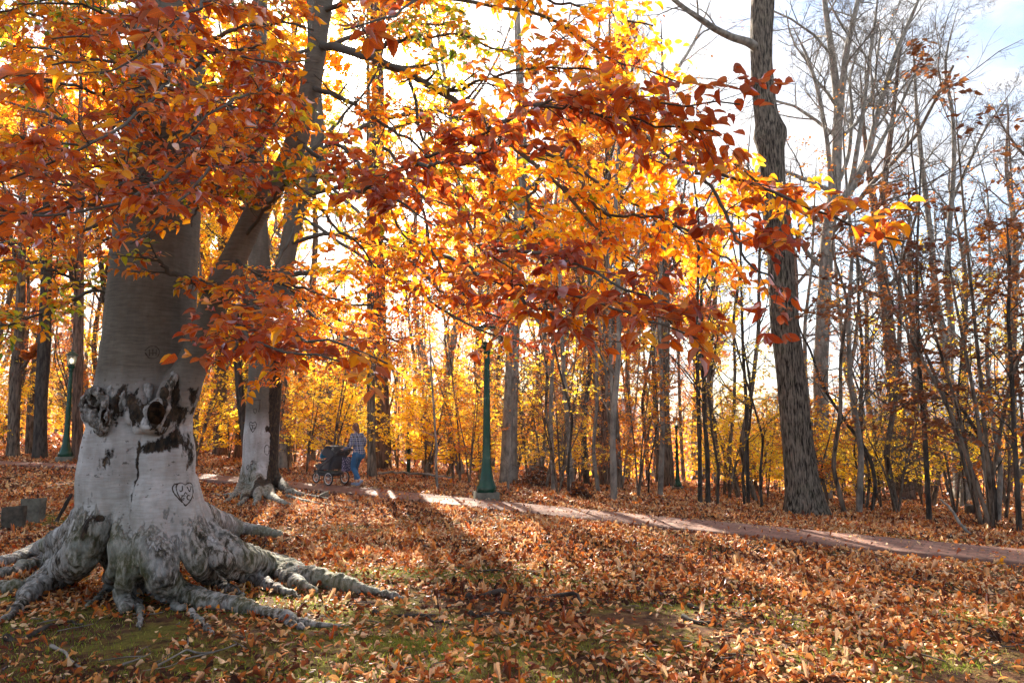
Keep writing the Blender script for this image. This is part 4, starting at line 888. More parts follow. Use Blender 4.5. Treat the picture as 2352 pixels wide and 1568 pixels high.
sap('dark sapling bowing in a long curve over to the massive ridged trunk', (2003, 1175, 9), [(2012, 1116, 9), (2002, 1060, 9), (1990, 1037, 8), (1973, 1006, 8), (1950, 980, 8), (1929, 949, 7), (1900, 905, 7), (1880, 860, 6), (1860, 800, 5), (1840, 765, 4), (1822, 700, 3)], seed=22, crown=dict(n1=5, n2=4, n3=3, t0=.5, lr=.2, nl=1, keep=.4))
sap('straight dark sapling just left of the bowed one', (1982, 1162, 10), [(1975, 1060, 9), (1973, 993, 9), (1978, 900, 8), (1982, 817, 8), (1973, 707, 6), (1970, 600, 5), (1960, 450, 3)], seed=23)
sap('crooked dark sapling at the far right whose stem bends left over the low stump', (2292, 1202, 10), [(2280, 1100, 10), (2267, 1030, 9), (2240, 985, 8), (2215, 945, 8), (2184, 914, 7), (2160, 890, 6), (2135, 876, 4)], seed=24)
sap('black sapling at the right-hand edge of the photo', (2342, 1223, 12), [(2336, 1100, 11), (2330, 1000, 10), (2324, 861, 9), (2316, 729, 8), (2320, 600, 6), (2310, 480, 4)], dict(n1=14, n2=5, n3=4, t0=.25, lr=.3, nl=5, size=(.06, .1)), 'far_orange', seed=25)
sap('left stem of the twin dark saplings right of the far lamp post', (1608, 1156, 11), [(1607, 1050, 10), (1605, 959, 10), (1602, 850, 9), (1600, 749, 8), (1603, 643, 7), (1606, 520, 6), (1596, 430, 4), (1580, 330, 3)], seed=26)
sap('right stem of the twin dark saplings right of the far lamp post', (1626, 1158, 12), [(1625, 1050, 11), (1618, 959, 10), (1616, 850, 8), (1612, 749, 8), (1610, 660, 6), (1640, 600, 5), (1668, 560, 4), (1690, 520, 2)], seed=27)
sap('single dark sapling between the twin dark stems and the massive ridged trunk', (1719, 1158, 9), [(1716, 1050, 9), (1714, 924, 8), (1706, 800, 7), (1704, 713, 6), (1700, 560, 5), (1690, 420, 3)], seed=28)
sap('pale slim sapling half way between the middle lamp post and the far lamp post', (1414, 1141, 9), [(1412, 1060, 8), (1406, 959, 8), (1404, 870, 8), (1401, 784, 7), (1400, 650, 6), (1395, 500, 3)], bark='bark_grey', seed=29)
sap('pale leaning sapling above the brush heap near the middle lamp post', (1316, 1134, 13), [(1308, 1050, 11), (1302, 950, 11), (1296, 880, 11), (1293, 812, 10), (1285, 690, 8), (1290, 520, 6), (1300, 300, 4)], bark='bark_grey', seed=30)
sap('pale sapling rising out of the brush heap beside the middle lamp post', (1272, 1127, 11), [(1268, 1040, 10), (1264, 950, 9), (1268, 850, 9), (1270, 760, 8), (1262, 600, 6), (1250, 400, 3)], bark='bark_grey', seed=31)
sap('bent grey sapling in the leaf litter left of the middle lamp post', (1004, 1123, 7), [(1003, 1080, 6), (1000, 1060, 6), (1004, 1030, 6), (1000, 1000, 5), (998, 960, 5), (990, 850, 4), (985, 700, 2)], bark='bark_grey', seed=32)
sap('thin grey sapling touching the right side of the middle lamp post', (1166, 1130, 6), [(1172, 1040, 6), (1176, 950, 6), (1178, 850, 6), (1180, 700, 5), (1190, 500, 3)], bark='bark_grey', seed=33)
px_tree('tulip_tree', 'wide grey trunk just behind and right of the middle lamp post', (1168, 1112, 42), [(1170, 1000, 36), (1174, 900, 33), (1178, 800, 30), (1184, 643, 28), (1195, 450, 26), (1200, 300, 22), (1190, 100, 17), (1180, -200, 8)], 'bark_grey', tw(n1=10, nl=3, keep=.6), 'far_orange', seed=41, sides=14)
px_tree('tulip_tree', 'reddish brown trunk between the middle lamp post and the pale slim sapling', (1391, 1115, 25), [(1391, 1000, 22), (1392, 850, 20), (1394, 700, 18), (1396, 500, 15), (1400, 250, 11), (1400, -50, 5)], 'bark_red', tw(n1=10, nl=3, keep=.6), 'far_orange', seed=42)
px_tree('tulip_tree', 'straight dark trunk directly behind the person with the stroller', (855, 1096, 22), [(853, 1040, 19), (852, 900, 19), (850, 800, 17), (850, 600, 14), (848, 400, 12), (845, 150, 9), (843, -100, 5)], 'bark_brown', tw(n1=7, n2=5, n3=4, t0=.5, nl=5, keep=.8), 'far_yellow', seed=43)
px_tree('tulip_tree', 'dark trunk left of the left lamp post', (92, 1052, 30), [(93, 950, 26), (96, 880, 27), (102, 800, 28), (106, 650, 24), (110, 450, 20), (112, 200, 14), (112, -100, 7)], 'bark_dark', tw(n1=10, nl=4, keep=.8), 'far_orange', seed=44)
px_tree('tulip_tree', 'reddish trunk immediately behind the left lamp post', (178, 1057, 26), [(178, 980, 22), (179, 880, 22), (180, 780, 22), (182, 600, 20), (184, 400, 17), (186, 100, 10)], 'bark_red', tw(n1=10, nl=4, keep=.8), 'far_orange', seed=45)
px_tree('tulip_tree', 'grey trunk near the left edge of the photo with one limb reaching right', (30, 1050, 26), [(32, 950, 24), (36, 850, 25), (44, 780, 22), (50, 600, 18), (52, 350, 13), (55, 50, 7)], 'bark_brown', tw(n1=10, nl=4, keep=.8), 'far_orange', limbs=[[(48, 850, 10), (62, 830, 8), (76, 812, 6), (95, 800, 4)]], seed=46)
px_tree('tulip_tree', 'brown trunk in yellow leaves between the two silver beeches, left one', (505, 1046, 30), [(506, 950, 27), (508, 860, 27), (510, 700, 24), (512, 500, 19), (514, 200, 11)], 'bark_red', tw(n1=8, nl=5), 'far_yellow', seed=47)
px_tree('tulip_tree', 'slimmer brown trunk in yellow leaves just left of the scarred beech', (547, 1052, 17), [(550, 950, 15), (556, 860, 14), (560, 700, 13), (565, 450, 10), (570, 150, 5)], 'bark_red', tw(n1=8, nl=5), 'far_yellow', seed=48)
px_tree('tulip_tree', 'tall pale leaning trunk rising to the upper left of the massive ridged trunk', (1500, 1100, 26), [(1500, 950, 22), (1510, 800, 20), (1530, 650, 18), (1452, 430, 14), (1470, 330, 12), (1500, 240, 11), (1540, 190, 9), (1580, 80, 6)][:3] + [(1490, 650, 17), (1470, 500, 15), (1462, 420, 14), (1480, 290, 12), (1530, 200, 10), (1600, 90, 7), (1640, -20, 4)], 'bark_grey', tw(n1=12, nl=2, keep=.4), 'far_orange', seed=49)

# ------------------------------------------------------------------ prototypes for the rest of the woods
def proto_tall(seed, H=26, r=.26, bark='bark_brown', leafm=None, **k):
    rng = np.random.default_rng(seed); n = 7; z = np.linspace(-.3, H, n); x = np.cumsum(rng.normal(size=n) * .35); y = np.cumsum(rng.normal(size=n) * .35); x -= x[0]; y -= y[0]
    rr = r * np.array([1.25, 1, .88, .76, .6, .4, .08]); tk = np.stack([x, y, z, rr], 1); lm = []
    for q in range(3):
        h = rng.uniform(.45, .7); b = np.array([np.interp(h * H, z, x), np.interp(h * H, z, y), h * H]); a_ = rng.uniform(0, 6.28); L = H * rng.uniform(.25, .4)
        lm.append([(b[0] + math.cos(a_) * L * f * .5 ** (f), b[1] + math.sin(a_) * L * f * .5 ** f, b[2] + L * f * .9, r * .45 * (1 - f * .85)) for f in (0, .25, .5, .75, 1)])
    c = tw(n1=12, n2=8, n3=6, n4=3, t0=.42, lr=.19, rm=.009); c.update(k)
    return build_tree(seed, tk, lm, bark, 9, c, leafm)
def proto_pole(seed, H=10, r=.06, bark='bark_brown', leafm='far_orange', **k):
    rng = np.random.default_rng(seed); n = 8; z = np.linspace(-.2, H, n); x = np.cumsum(rng.normal(size=n) * H * .025); y = np.cumsum(rng.normal(size=n) * H * .025); x -= x[0]; y -= y[0]
    tk = np.stack([x, y, z, r * np.array([1.2, 1, .9, .8, .68, .5, .32, .1])], 1)
    c = dict(n1=14, n2=5, n3=3, t0=.22, lr=.22, up=.03, nl=3, size=(.06, .10), flat=.6); c.update(k)
    return build_tree(seed, tk, [], bark, 6, c, leafm)
def proto_bush(seed, H=5, leafm='far_yellow', **k):
    rng = np.random.default_rng(seed); st = []
    for i in range(3):
        a_ = rng.uniform(0, 6.28); L = rng.uniform(.1, .28) * H; h = H * rng.uniform(.7, 1)
        st.append([(0, 0, -.1, .035), (math.cos(a_) * L * .3, math.sin(a_) * L * .3, h * .35, .03), (math.cos(a_) * L * .8, math.sin(a_) * L * .8, h * .7, .02), (math.cos(a_) * L, math.sin(a_) * L, h, .007)])
    c = dict(n1=12, n2=6, n3=3, t0=.2, L1=(.8, 2.0), up=.0, flat=.25, nl=4, size=(.06, .11), maple=True, hole=.30); c.update(k)
    return build_tree(seed, st[0], st[1:], 'bark_brown', 6, c, leafm)
PR = {
 'bare': [proto_tall(60, 27, .28), proto_tall(61, 24, .20, 'bark_grey'), proto_tall(62, 28, .32, 'bark_red'), proto_tall(63, 22, .15, 'bark_grey')],
 'leafy': [proto_tall(64, 22, .18, 'bark_brown', 'far_yellow', nl=4, t0=.2, size=(.09, .15)), proto_tall(65, 20, .15, 'bark_dark', 'far_yellow', nl=3, t0=.2, size=(.09, .15), hole=.2), proto_tall(66, 18, .13, 'bark_brown', 'far_orange', nl=4, t0=.15, size=(.08, .13), hole=.3)],
 'pole': [proto_pole(70, 9, .05), proto_pole(71, 12, .07, 'bark_grey', nl=1), proto_pole(72, 7, .035, 'bark_dark', 'far_yellow'), proto_pole(73, 13, .08, 'bark_brown', 'far_brown', nl=1), proto_pole(74, 10, .05, 'bark_grey', 'far_orange', nl=2)],
 'yellow': [proto_bush(80, 4.2), proto_bush(81, 5.5), proto_bush(82, 3.0)],
 'amber': [proto_bush(83, 5.5, 'far_orange', maple=False), proto_bush(84, 7.0, 'far_orange', maple=False)],
 'twiggy': [proto_bush(90, 4, None, n1=16, n2=7, n3=5, L1=(1., 2.4), flat=.8, up=.06), proto_bush(91, 6, None, n1=16, n2=7, n3=5, L1=(1.2, 2.8), flat=.9, up=.1)],
 'withered': [proto_bush(85, 7.0, 'far_brown', maple=False, size=(.08, .14), L1=(1.0, 2.4))],
}
ZONES = [(-900, 60, 'at the photo\'s left edge'), (60, 230, 'around the left lamp post'), (230, 560, 'between the two silver beeches'), (560, 740, 'between scarred beech and stroller'), (740, 1000, 'behind the person with the stroller'), (1000, 1240, 'around the middle lamp post'), (1240, 1540, 'between middle and far lamp posts'), (1540, 1800, 'between far lamp post and ridged trunk'), (1800, 2040, 'right of the massive ridged trunk'), (2040, 3400, 'right of the vine-wrapped trunk')]
KL = {'bare': ('tree', 'tall bare tree', 'tree'), 'leafy': ('tree', 'tall orange-leaved tree', 'tree'), 'pole': ('sapling', 'thin upright sapling', 'sapling'), 'yellow': ('maple_bush', 'low yellow-leaved bush', 'bush'), 'amber': ('young_beech', 'spreading amber-leaved young tree', 'tree'), 'withered': ('withered_tree', 'young tree with withered brown leaves', 'tree'), 'twiggy': ('bare_shrub', 'bare twiggy shrub', 'shrub')}
rngw = np.random.default_rng(77); taken = []
def wood(kind, n, yr, xr=(-520, 2850), smin=.8, smax=1.2, mind=1.2, w=None, sub=None, clear=True):
    c = 0; tries = 0
    while c < n and tries < n * 60:
        tries += 1
        px = rngw.uniform(*xr); Y = yr[0] + (yr[1] - yr[0]) * rngw.uniform() ** 1.3; x = (px - 1176) / FOC * Y
        if Y - float(pathY(x)) < 2.6: continue
        if (100 < px < 185 or 1535 < px < 1580 or 922 < px < 952) and Y < 45: continue
        if kind in ('bare', 'leafy') and 1540 < px < 1745 and Y < 50: continue
        if kind in ('yellow', 'amber', 'twiggy') and abs(px - 1557) < 90 and Y < 42: continue
        if kind in ('yellow', 'amber', 'twiggy') and abs(px - 862) < 75 and Y < 27: continue
        if kind in ('bare', 'leafy') and 735 < px < 812: continue
        if clear and Y < 21 and (650 < px < 1230): continue
        if w is not None and rngw.uniform() > w(px): continue
        if any((x - u) ** 2 + (Y - v) ** 2 < mind ** 2 for u, v in taken): continue
        taken.append((x, Y)); ps = PR[kind]; m_ = ps[rngw.integers(len(ps)) if sub is None else sub]
        zn = [z for z in ZONES if z[0] <= px < z[1]][0][2]; nm, lb, ct = KL[kind]
        far = 'far' if Y > 38 else 'near'
        lab = f'{lb} {"deep in the woods" if Y > 38 else "at the wood edge"} {zn}'
        plant(nm, m_, (x, Y, gz(x, Y)), lab, ct, rngw.uniform(0, 6.28), rngw.uniform(smin, smax), group=lab, lean=(rngw.normal() * .03, rngw.normal() * .03)); c += 1
W_L = lambda px: 1.0 if px < 1250 else .45
wood('bare', 34, (27, 75), (-520, 1700), mind=1.8)
wood('bare', 24, (34, 75), (1700, 2850), mind=1.8, smin=.75, smax=1.0)
wood('leafy', 40, (24, 60), w=lambda px: (.22 if 620 < px < 1300 else 1) if px < 1450 else 0, mind=2)
wood('pole', 110, (17, 50), mind=.9)
wood('yellow', 66, (21, 50), w=lambda px: 1 if (430 < px < 1800) else .6, mind=1.0, smin=.6)
wood('amber', 72, (20, 48), w=lambda px: 1 if px < 1650 else .5, mind=1.2, smin=.7)
wood('yellow', 14, (23, 33), (560, 1060), mind=.8, smin=.8)
wood('leafy', 16, (42, 64), (1080, 1640), mind=2)
wood('twiggy', 50, (19, 45), mind=1.0)
wood('withered', 3, (14, 20), (2230, 2500), 1.1, 1.4)

# ------------------------------------------------------------------ lamp posts
def lamp(loc, label, rz=0, s=1.0, base_h=.2):
    L = thing('lamp_post', label, 'lamp post', loc, rz, 'green lamp posts beside the paths'); L.scale = (s,) * 3
    a = Acc(); box(a, (0, 0, base_h / 2 - .15), (.54, .54, base_h + .3)); put('base', a.mesh('base', M['stone'], False), L)
    a = Acc(); z = base_h
    pr = [(.0, z), (.245, z), (.245, z + .13), (.215, z + .16), (.17, z + .30), (.135, z + .48), (.112, z + .70), (.098, z + 1.0), (.09, z + 1.6), (.078, z + 2.4), (.066, z + 3.22), (.066, z + 3.24), (.088, z + 3.28), (.088, z + 3.32), (.07, z + 3.34), (.12, z + 3.41), (.135, z + 3.43), (.135, z + 3.47), (.06, z + 3.48), (0, z + 3.48)]
    lathe(a, pr, 8, ph=.5); put('pole', a.mesh('pole', M['green'], False), L)
    zt = z + 3.48
    ln = Acc(); lathe(ln, [(.06, zt), (.115, zt + .02), (.12, zt + .05), (.10, zt + .06)], 8, ph=.5)
    for k in range(8):
        q = 2 * math.pi * (k + .5) / 8; tube(ln, [(.112 * math.cos(q), .112 * math.sin(q), zt + .04), (.19 * math.cos(q), .19 * math.sin(q), zt + .40)], [.010, .010], 4)
    lathe(ln, [(.195, zt + .39), (.235, zt + .40), (.235, zt + .43), (.20, zt + .45), (.12, zt + .51), (.05, zt + .55), (.03, zt + .57), (.045, zt + .59), (.03, zt + .62), (0, zt + .66)], 8, ph=.5)
    lo = put('lantern', ln.mesh('lantern', M['green_dark'], False), L)
    g = Acc(); lathe(g, [(.106, zt + .05), (.182, zt + .395)], 8, ph=.5); put('pane', g.mesh('pane', M['glass'], False), lo)
    g = Acc(); sph(g, (0, 0, zt + .20), (.04, .04, .09)); put('bulb', g.mesh('bulb', M['lampglow']), lo)
    return L
def at(px, py): p = G(px, py); return Vector(tuple(p))
def lampfit(px, py, hpx, label, rz):
    p = at(px, py); s = (hpx / FOC * p[1]) / 3.68; return lamp(p, label, rz, s)
lampfit(1117, 1149, 353, 'middle green lamp post on a concrete block at the far edge of the brick path', R(12))
lampfit(149, 1060, 218, 'green lamp post left of the huge beech with its pale lantern in view', R(20))
lampfit(1557, 1124, 142, 'small distant green lamp post standing deep in the yellow woods', R(0))
p = at(938, 1092); gp = thing('utility_post', 'short green post standing in the woods between the person and the middle lamp post', 'post', p)
a = Acc(); k = pxr(8, p[1]); h = 62 / FOC * p[1]; lathe(a, [(k, -.1), (k, h * .96), (k * 1.25, h * .97), (k * 1.25, h), (0, h * 1.03)], 8); put('shaft', a.mesh('shaft', M['green_dark'], False), gp)
a = Acc(); lathe(a, [(k * 1.8, -.05), (k * 1.8, .05), (k * 1.1, .10), (0, .10)], 8); put('collar', a.mesh('collar', M['green_dark'], False), gp)

# ------------------------------------------------------------------ stones, stick, stump, heaps, twigs
M['stone_dark'] = mat('shaded_weathered_stone', rough=.92, spec=.2, fn=lambda t, b: t.link(t.ramp(t.noise(obco(t), 9, 6, .65), [(.3, (.035, .03, .024)), (.6, (.10, .085, .065)), (.8, (.17, .15, .12))]), b.inputs['Base Color']))  # darker copy of the stone; the front block's shading put into its colour
def stone(label, px, py, w, d, h, rz, slope, back, ax=0):
    p = at(px, py); o = thing('stone_marker', label, 'stone', p, R(rz)); x, y = w / 2, d / 2
    v = np.array([(-x, -y, -.12), (x, -y, -.12), (x, y, -.12), (-x, y, -.12), (-x, -y, h - slope), (x, -y, h), (x, y, h - back), (-x, y, h - slope - back)], float)
    n = 9; a = Acc(); F = [(0, 1, 5, 4), (1, 2, 6, 5), (2, 3, 7, 6), (3, 0, 4, 7), (4, 5, 6, 7), (3, 2, 1, 0)]
    for f in F:
        A_, B_, C_, D_ = v[list(f)]; s_, t_ = np.meshgrid(np.linspace(0, 1, n), np.linspace(0, 1, n), indexing='ij')
        g = A_ * ((1 - s_) * (1 - t_))[..., None] + B_ * (s_ * (1 - t_))[..., None] + C_ * (s_ * t_)[..., None] + D_ * ((1 - s_) * t_)[..., None]
        c = np.array([0, 0, h / 2]); e = g + (fbm(g + rz, 9, 3, 4)[..., None] - .5) * .035 * nrm(g - c); 
        edge = np.sort(np.abs((g - c) / np.array([x, y, h / 2 + .06])), -1)[..., 1:2]; e = e - nrm(g - c) * np.clip(edge - .85, 0, 1) * .12
        i_, j_ = np.meshgrid(np.arange(n - 1), np.arange(n - 1), indexing='ij'); b = (i_ * n + j_).ravel(); a.add(e, [np.stack([b, b + n, b + n + 1, b + 1], -1)])
    put('block', a.mesh('block', M['stone_dark' if 'dark' in label[:12] else 'stone'], False), o); return o
k8 = at(30, 1212)[1] / FOC
stone('low dark stone block at the left edge, in front of its larger neighbour', 30, 1213, 42 * k8, 26 * k8, 52 * k8, 14, .03, .03)
stone('larger pale stone block at the left edge, just behind the lower dark one', 74, 1197, 48 * k8 * 1.08, 24 * k8, 54 * k8 * 1.05, -6, .02, .02).rotation_euler = (0, 0, R(-6))
stone('wedge-shaped stone by the brick path below the stroller', 738, 1143, .30, .26, .17, 30, .12, .03)
def stick(name, label, pts, w, cat='stick', m='bark_grey', forks=(), rais=0.02, w1=.4, on=True, free=None):
    P = []
    for i, (x, y) in enumerate(pts):
        g = G(x, y); g[2] += rais; P.append(g)
    if free is not None: P = free
    P = np.array(P); o = P[0].copy(); r = pxr(w, P[0][1]); a = Acc()
    q = resamp(np.c_[P - o, np.linspace(r, r * w1, len(P))], 30); q[:, :3] += (fbm(q[:, :3] + 3, 6, 2)[:, None] - .5) * r * (4.0 if name == 'surface_root' else 1.5); q[:, 3] *= .7 + .6 * fbm(q[:, :3] + 9, 9, 2)
    tube(a, q[:, :3], q[:, 3], 8, cap=True); t_ = thing(name, label, cat, o)
    put('stem', a.mesh('stem', M[m]), t_)
    for f in forks:
        a = Acc(); F = []
        for x, y in f: g = G(x, y); g[2] += rais; F.append(g)
        F = np.array(F) - o; q = resamp(np.c_[F, np.linspace(r * .7, r * .25, len(F))], 14); tube(a, q[:, :3], q[:, 3], 6, cap=True); put('fork', a.mesh('fork', M[m]), t_)
    return t_
b_ = G(128, 1198); t1 = W(167, 1132, b_[1] + .15)
stick('leaning_stick', 'dark straight stick poking up out of the lawn beside the stone blocks', None or [], 8, m='bark_dark', free=[b_, b_ * .5 + t1 * .5, t1], w1=.85)
c7 = lambda x, y: (x / 2352 * 1000 * .91875, (1380 + y / 2.352) * .91875)
stick('fallen_branch', 'thin forked grey branch on the lawn below the beech roots', [c7(920, 690), c7(990, 650), c7(1095, 590), c7(1170, 615), c7(1260, 605), c7(1385, 562)], 6, forks=[[c7(1260, 605), c7(1100, 640), c7(1000, 690), c7(840, 715)], [c7(1095, 590), c7(1106, 545), c7(1104, 500)]], w1=.5)
stick('fallen_stick', 'short bleached stick lying on the grass at the lower left', [c7(295, 570), c7(360, 590), c7(420, 650), c7(480, 690)], 8, w1=.5)
stick('fallen_stick', 'short grey stick left of the thin forked branch', [c7(720, 680), c7(790, 655), c7(880, 615)], 6, w1=.4)
rootg = 'surface roots crossing the lawn'
c9 = lambda x, y: ((1000 + x / 2352 * 1560) * .91875, (1200 + y * 507 / 764) * .91875)
for i, (pts, w, lb) in enumerate([([c9(240, 450), c9(330, 440), c9(450, 438), c9(560, 445), c9(660, 455), c9(720, 475)], 17, 'longest dark surface root in the lawn right of the big beech roots'),
    ([c9(250, 520), c9(310, 512), c9(370, 512), c9(420, 525)], 16, 'short thick surface root just in front of the longest one'),
    ([c9(-110, 505), c9(20, 515), c9(100, 525), c9(190, 545)], 11, 'surface root at the tip of the big beech roots'),
    ([c9(1080, 482), c9(1160, 486), c9(1240, 494), c9(1320, 500)], 11, 'surface root low in the middle of the lawn beside a grass tuft'),
    ([c9(1060, 528), c9(1140, 545), c9(1220, 552)], 13, 'surface root nearest the camera in the middle of the lawn'),
    ([c9(200, 345), c9(330, 346), c9(440, 352)], 7, 'thin surface root on bare moss in the middle distance'),
    ([c9(460, 428), c9(560, 432), c9(660, 440)], 8, 'thin surface root just behind the longest one'),
    ([c9(-240, 290), c9(-120, 296), c9(-20, 306)], 7, 'thin dark surface root to the right of the scarred beech'),
    ([c9(-320, 262), c9(-180, 270), c9(-60, 280), c9(60, 300)], 8, 'long low surface root running towards the path from the scarred beech'),
    ([c7(0, 520), c7(120, 515), c7(200, 490), c7(290, 450), c7(400, 425), c7(470, 440)], 14, 'dark root crossing the grass at the lower left below the beech')]):
    stick('surface_root', lb, pts, w, 'root', 'bark_dark', rais=.008, w1=.35)['group'] = rootg
# stump, log, fallen limb, brush
p = at(2236, 1182); o = thing('tree_stump', 'low broken stump at the far right of the woodland floor', 'stump', p)
a = Acc(); r = pxr(30, p[1]); lathe(a, [(r * 1.25, -.15), (r, .1), (r * .95, .32), (r * .7, .36), (0, .30)], 14)
vv = a.v[0]; vv[:, :2] *= (1 + (fbm(vv, 6, 2)[:, None] - .5) * .5); vv[:, 2] += (vn(vv * [1, 1, 0], 9) - .5) * .12 * (vv[:, 2] > .2); put('bark', a.mesh('bark', M['bark_dark']), o)
stick('fallen_branch', 'bare grey branch propped up off the woodland floor at the far right', [], 8, free=[G(2228, 1230), W(2195, 1185, G(2228, 1230)[1] + .2), W(2178, 1160, G(2228, 1230)[1] + .3), W(2160, 1145, G(2228, 1230)[1] + .3)], m='bark_grey', w1=.5)
g_ = G(870, 1094); stick('fallen_log', 'thin fallen log lying level behind the path, right of the person', [], 6, free=[W(868, 1086, g_[1]), W(910, 1084, g_[1]), W(980, 1089, g_[1] - .3), W(1040, 1096, g_[1] - .5)], m='bark_grey', w1=.7, cat='log')
def heap(label, px, py, wpx, hpx, seed):
    p = at(px, py); rng = np.random.default_rng(seed); w = wpx / FOC * p[1]; h = hpx / FOC * p[1]; n = 260
    c = rng.normal(size=(n, 3)) * [w * .24, w * .16, 0]; c[:, 2] = rng.uniform(0, 1, n) * h * np.exp(-(c[:, 0] / (w * .4)) ** 2)
    d = nrm(rng.normal(size=(n, 3)) * [1, 1, .45]); L = rng.uniform(.15, .5, n)[:, None] * w * .5
    P = c[:, None] + d[:, None] * (np.linspace(-.5, .5, 4)[None, :, None] * L[:, None]); P[..., 2] = np.maximum(P[..., 2], -.02); P += rng.normal(size=P.shape) * .015
    o = thing('brush_heap', label, 'brush heap', p); a = Acc(); tube(a, P, np.broadcast_to(rng.uniform(.003, .010, n)[:, None], (n, 4)), 4); put('brushwood', a.mesh('brushwood', M['bark_dark']), o)
    a = Acc(); m = 900; q = rng.normal(size=(m, 3)) * [w * .26, w * .18, 0]; q[:, 2] = rng.uniform(0, 1, m) * h * np.exp(-(q[:, 0] / (w * .4)) ** 2); add_leaves(a, q, rng.normal(size=(m, 3)), rng.normal(size=(m, 3)) + [0, 0, 1], rng.uniform(.07, .13, m), rng.uniform(0, .8, m), TPL0); put('leaves', a.mesh('leaves', M['far_brown']), o)
heap('broad dark heap of brushwood and leaves right of the middle lamp post', 1240, 1118, 130, 46, 1)
heap('small dark heap of brushwood nearer the brick path', 1326, 1146, 62, 34, 2)
heap('dark brushwood heap left of the massive ridged trunk', 1688, 1130, 100, 34, 3)

# distant pale building glimpsed through the trunks
def far_building(label, x0, x1, y0, y1, Y):
    A_ = W(x0, y1, Y); B_ = W(x1, y0, Y); o = thing('building', label, 'building', ((A_[0] + B_[0]) / 2, Y, A_[2] - 8)); w = B_[0] - A_[0]; h = B_[2] - A_[2] + 8
    a = Acc(); box(a, (0, 0, h / 2), (w, 12, h)); put('wall', a.mesh('wall', mat('pale_render', (.62, .62, .62), .8), False), o)
    a = Acc(); box(a, (0, 0, h + .3), (w + 1.5, 13.5, .6)); put('roof', a.mesh('roof', mat('grey_roof', (.22, .23, .25), .7), False), o)
    g = mat('dark_window_glass', (.03, .04, .05), .15)
    for k in range(int(w // 4)):
        a = Acc(); box(a, (-w / 2 + 2.5 + k * 4, -6.0, h - 2.6), (2.4, .16, 1.5)); put('window', a.mesh('window', g, False), o)
far_building('long pale building with a flat grey roof glimpsed far off between the lamp posts', 1300, 1450, 922, 965, 150)

# ------------------------------------------------------------------ person and stroller
pp = march(822, 1123, ground); 
hd = PC[np.argmin(np.abs(PC[:, 0] - pp[0] + 2))] - PC[np.argmin(np.abs(PC[:, 0] - pp[0] - 2))]; HD = math.atan2(hd[1], hd[0]) - math.pi / 2
PZ = .068
def f_plaid(t, b):
    co = t.n('SeparateXYZ', i={0: t.n('TexCoord').outputs['Object']}).outputs
    def band(v, f, w): return t.math('LESS_THAN', t.math('FRACT', t.math('MULTIPLY', v, f)), w)
    h1 = t.math('ADD', band(co[0], 17, .16), band(co[2], 17, .16), clamp=True); h2 = t.math('ADD', band(co[0], 8.5, .45), band(co[2], 8.5, .45))
    col = t.mix(t.math('MULTIPLY', h2, .5), (.10, .13, .24), (.018, .022, .05)); col = t.mix(h1, col, (.42, .40, .42))
    t.link(col, b.inputs['Base Color'])
def f_denim(t, b):
    n_ = t.noise(obco(t, (1, 1, 5)), 30, 4); t.link(t.ramp(n_, [(.3, (.015, .07, .17)), (.7, (.035, .15, .30))]), b.inputs['Base Color']); bump(t, b, t.noise(obco(t, (1, 1, .5)), 14, 3), .5, .02)
M['skin'] = mat('skin', (.55, .30, .21), .55); M['hair'] = mat('auburn_hair', (.14, .045, .02), .5); M['plaid'] = mat('navy_plaid_flannel', rough=.9, fn=f_plaid); M['denim'] = mat('blue_denim', rough=.9, fn=f_denim)
M['shoe'] = mat('grey_blue_canvas', (.20, .26, .36), .8); M['sole'] = mat('tan_rubber_sole', (.50, .33, .16), .7)
person = thing('person', 'person in a navy plaid shirt and cropped jeans pushing a stroller along the brick path', 'person', (pp[0], pp[1], pp[2] + PZ), HD)
def cc(*pts, k=None, acc=None, S=12): chain(acc, pts, k, S)
a = Acc()                                       # body: one continuous surface
for s in (-1, 1):
    hipx = .085 * s
    if s < 0: leg = [(hipx, 0, .90, .085), (hipx, .08, .68, .070), (hipx, .12, .49, .052), (hipx - .005, -.04, .32, .050), (hipx - .005, -.20, .15, .033)]; foot = [(hipx, -.21, .12, .034), (hipx, -.12, .05, .032), (hipx, -.05, .032, .026)]
    else: leg = [(hipx, .02, .90, .085), (hipx, .12, .70, .070), (hipx, .20, .50, .052), (hipx, .20, .30, .052), (hipx, .16, .10, .033)]; foot = [(hipx, .14, .06, .036), (hipx, .24, .045, .032), (hipx, .32, .035, .024)]
    cc(*leg, acc=a, k=30); cc(*foot, acc=a, k=12)
    cc((.165 * s, .09, 1.36, .052), (.225 * s, .03, 1.22, .043), (.24 * s, .06, 1.10, .038), (.225 * s, .22, 1.02, .033), (.20 * s, .36, .985, .024), acc=a, k=30)
    hx = .195 * s                               # palm, four bent fingers and a thumb round the handlebar
    cc((.20 * s, .37, .985, .025), (hx, .425, .985, .027), acc=a, k=8)
    for q in range(4):
        fx_ = hx + (q - 1.5) * .019; cc((fx_, .43, .99, .0095), (fx_, .462 + .004 * (q % 2), .988, .009), (fx_, .472, .962, .0085), (fx_, .452, .944, .0075), acc=a, k=12, S=8)
    cc((hx - .03 * s, .39, .975, .011), (hx - .045 * s, .425, .962, .010), (hx - .035 * s, .45, .952, .008), acc=a, k=10, S=8)
cc((0, 0, .90, .12), (0, .02, 1.05, .115), (0, .06, 1.20, .125), (0, .085, 1.33, .115), (0, .11, 1.40, .06), (0, .135, 1.47, .05), (0, .15, 1.52, .052), acc=a, k=30, S=16)
cc((-.14, .085, 1.37, .058), (.14, .085, 1.37, .058), acc=a); sph(a, (0, .155, 1.575), (.076, .094, .108), n=18, m=14); cc((-.05, 0, .9, .115), (.05, 0, .9, .115), acc=a)
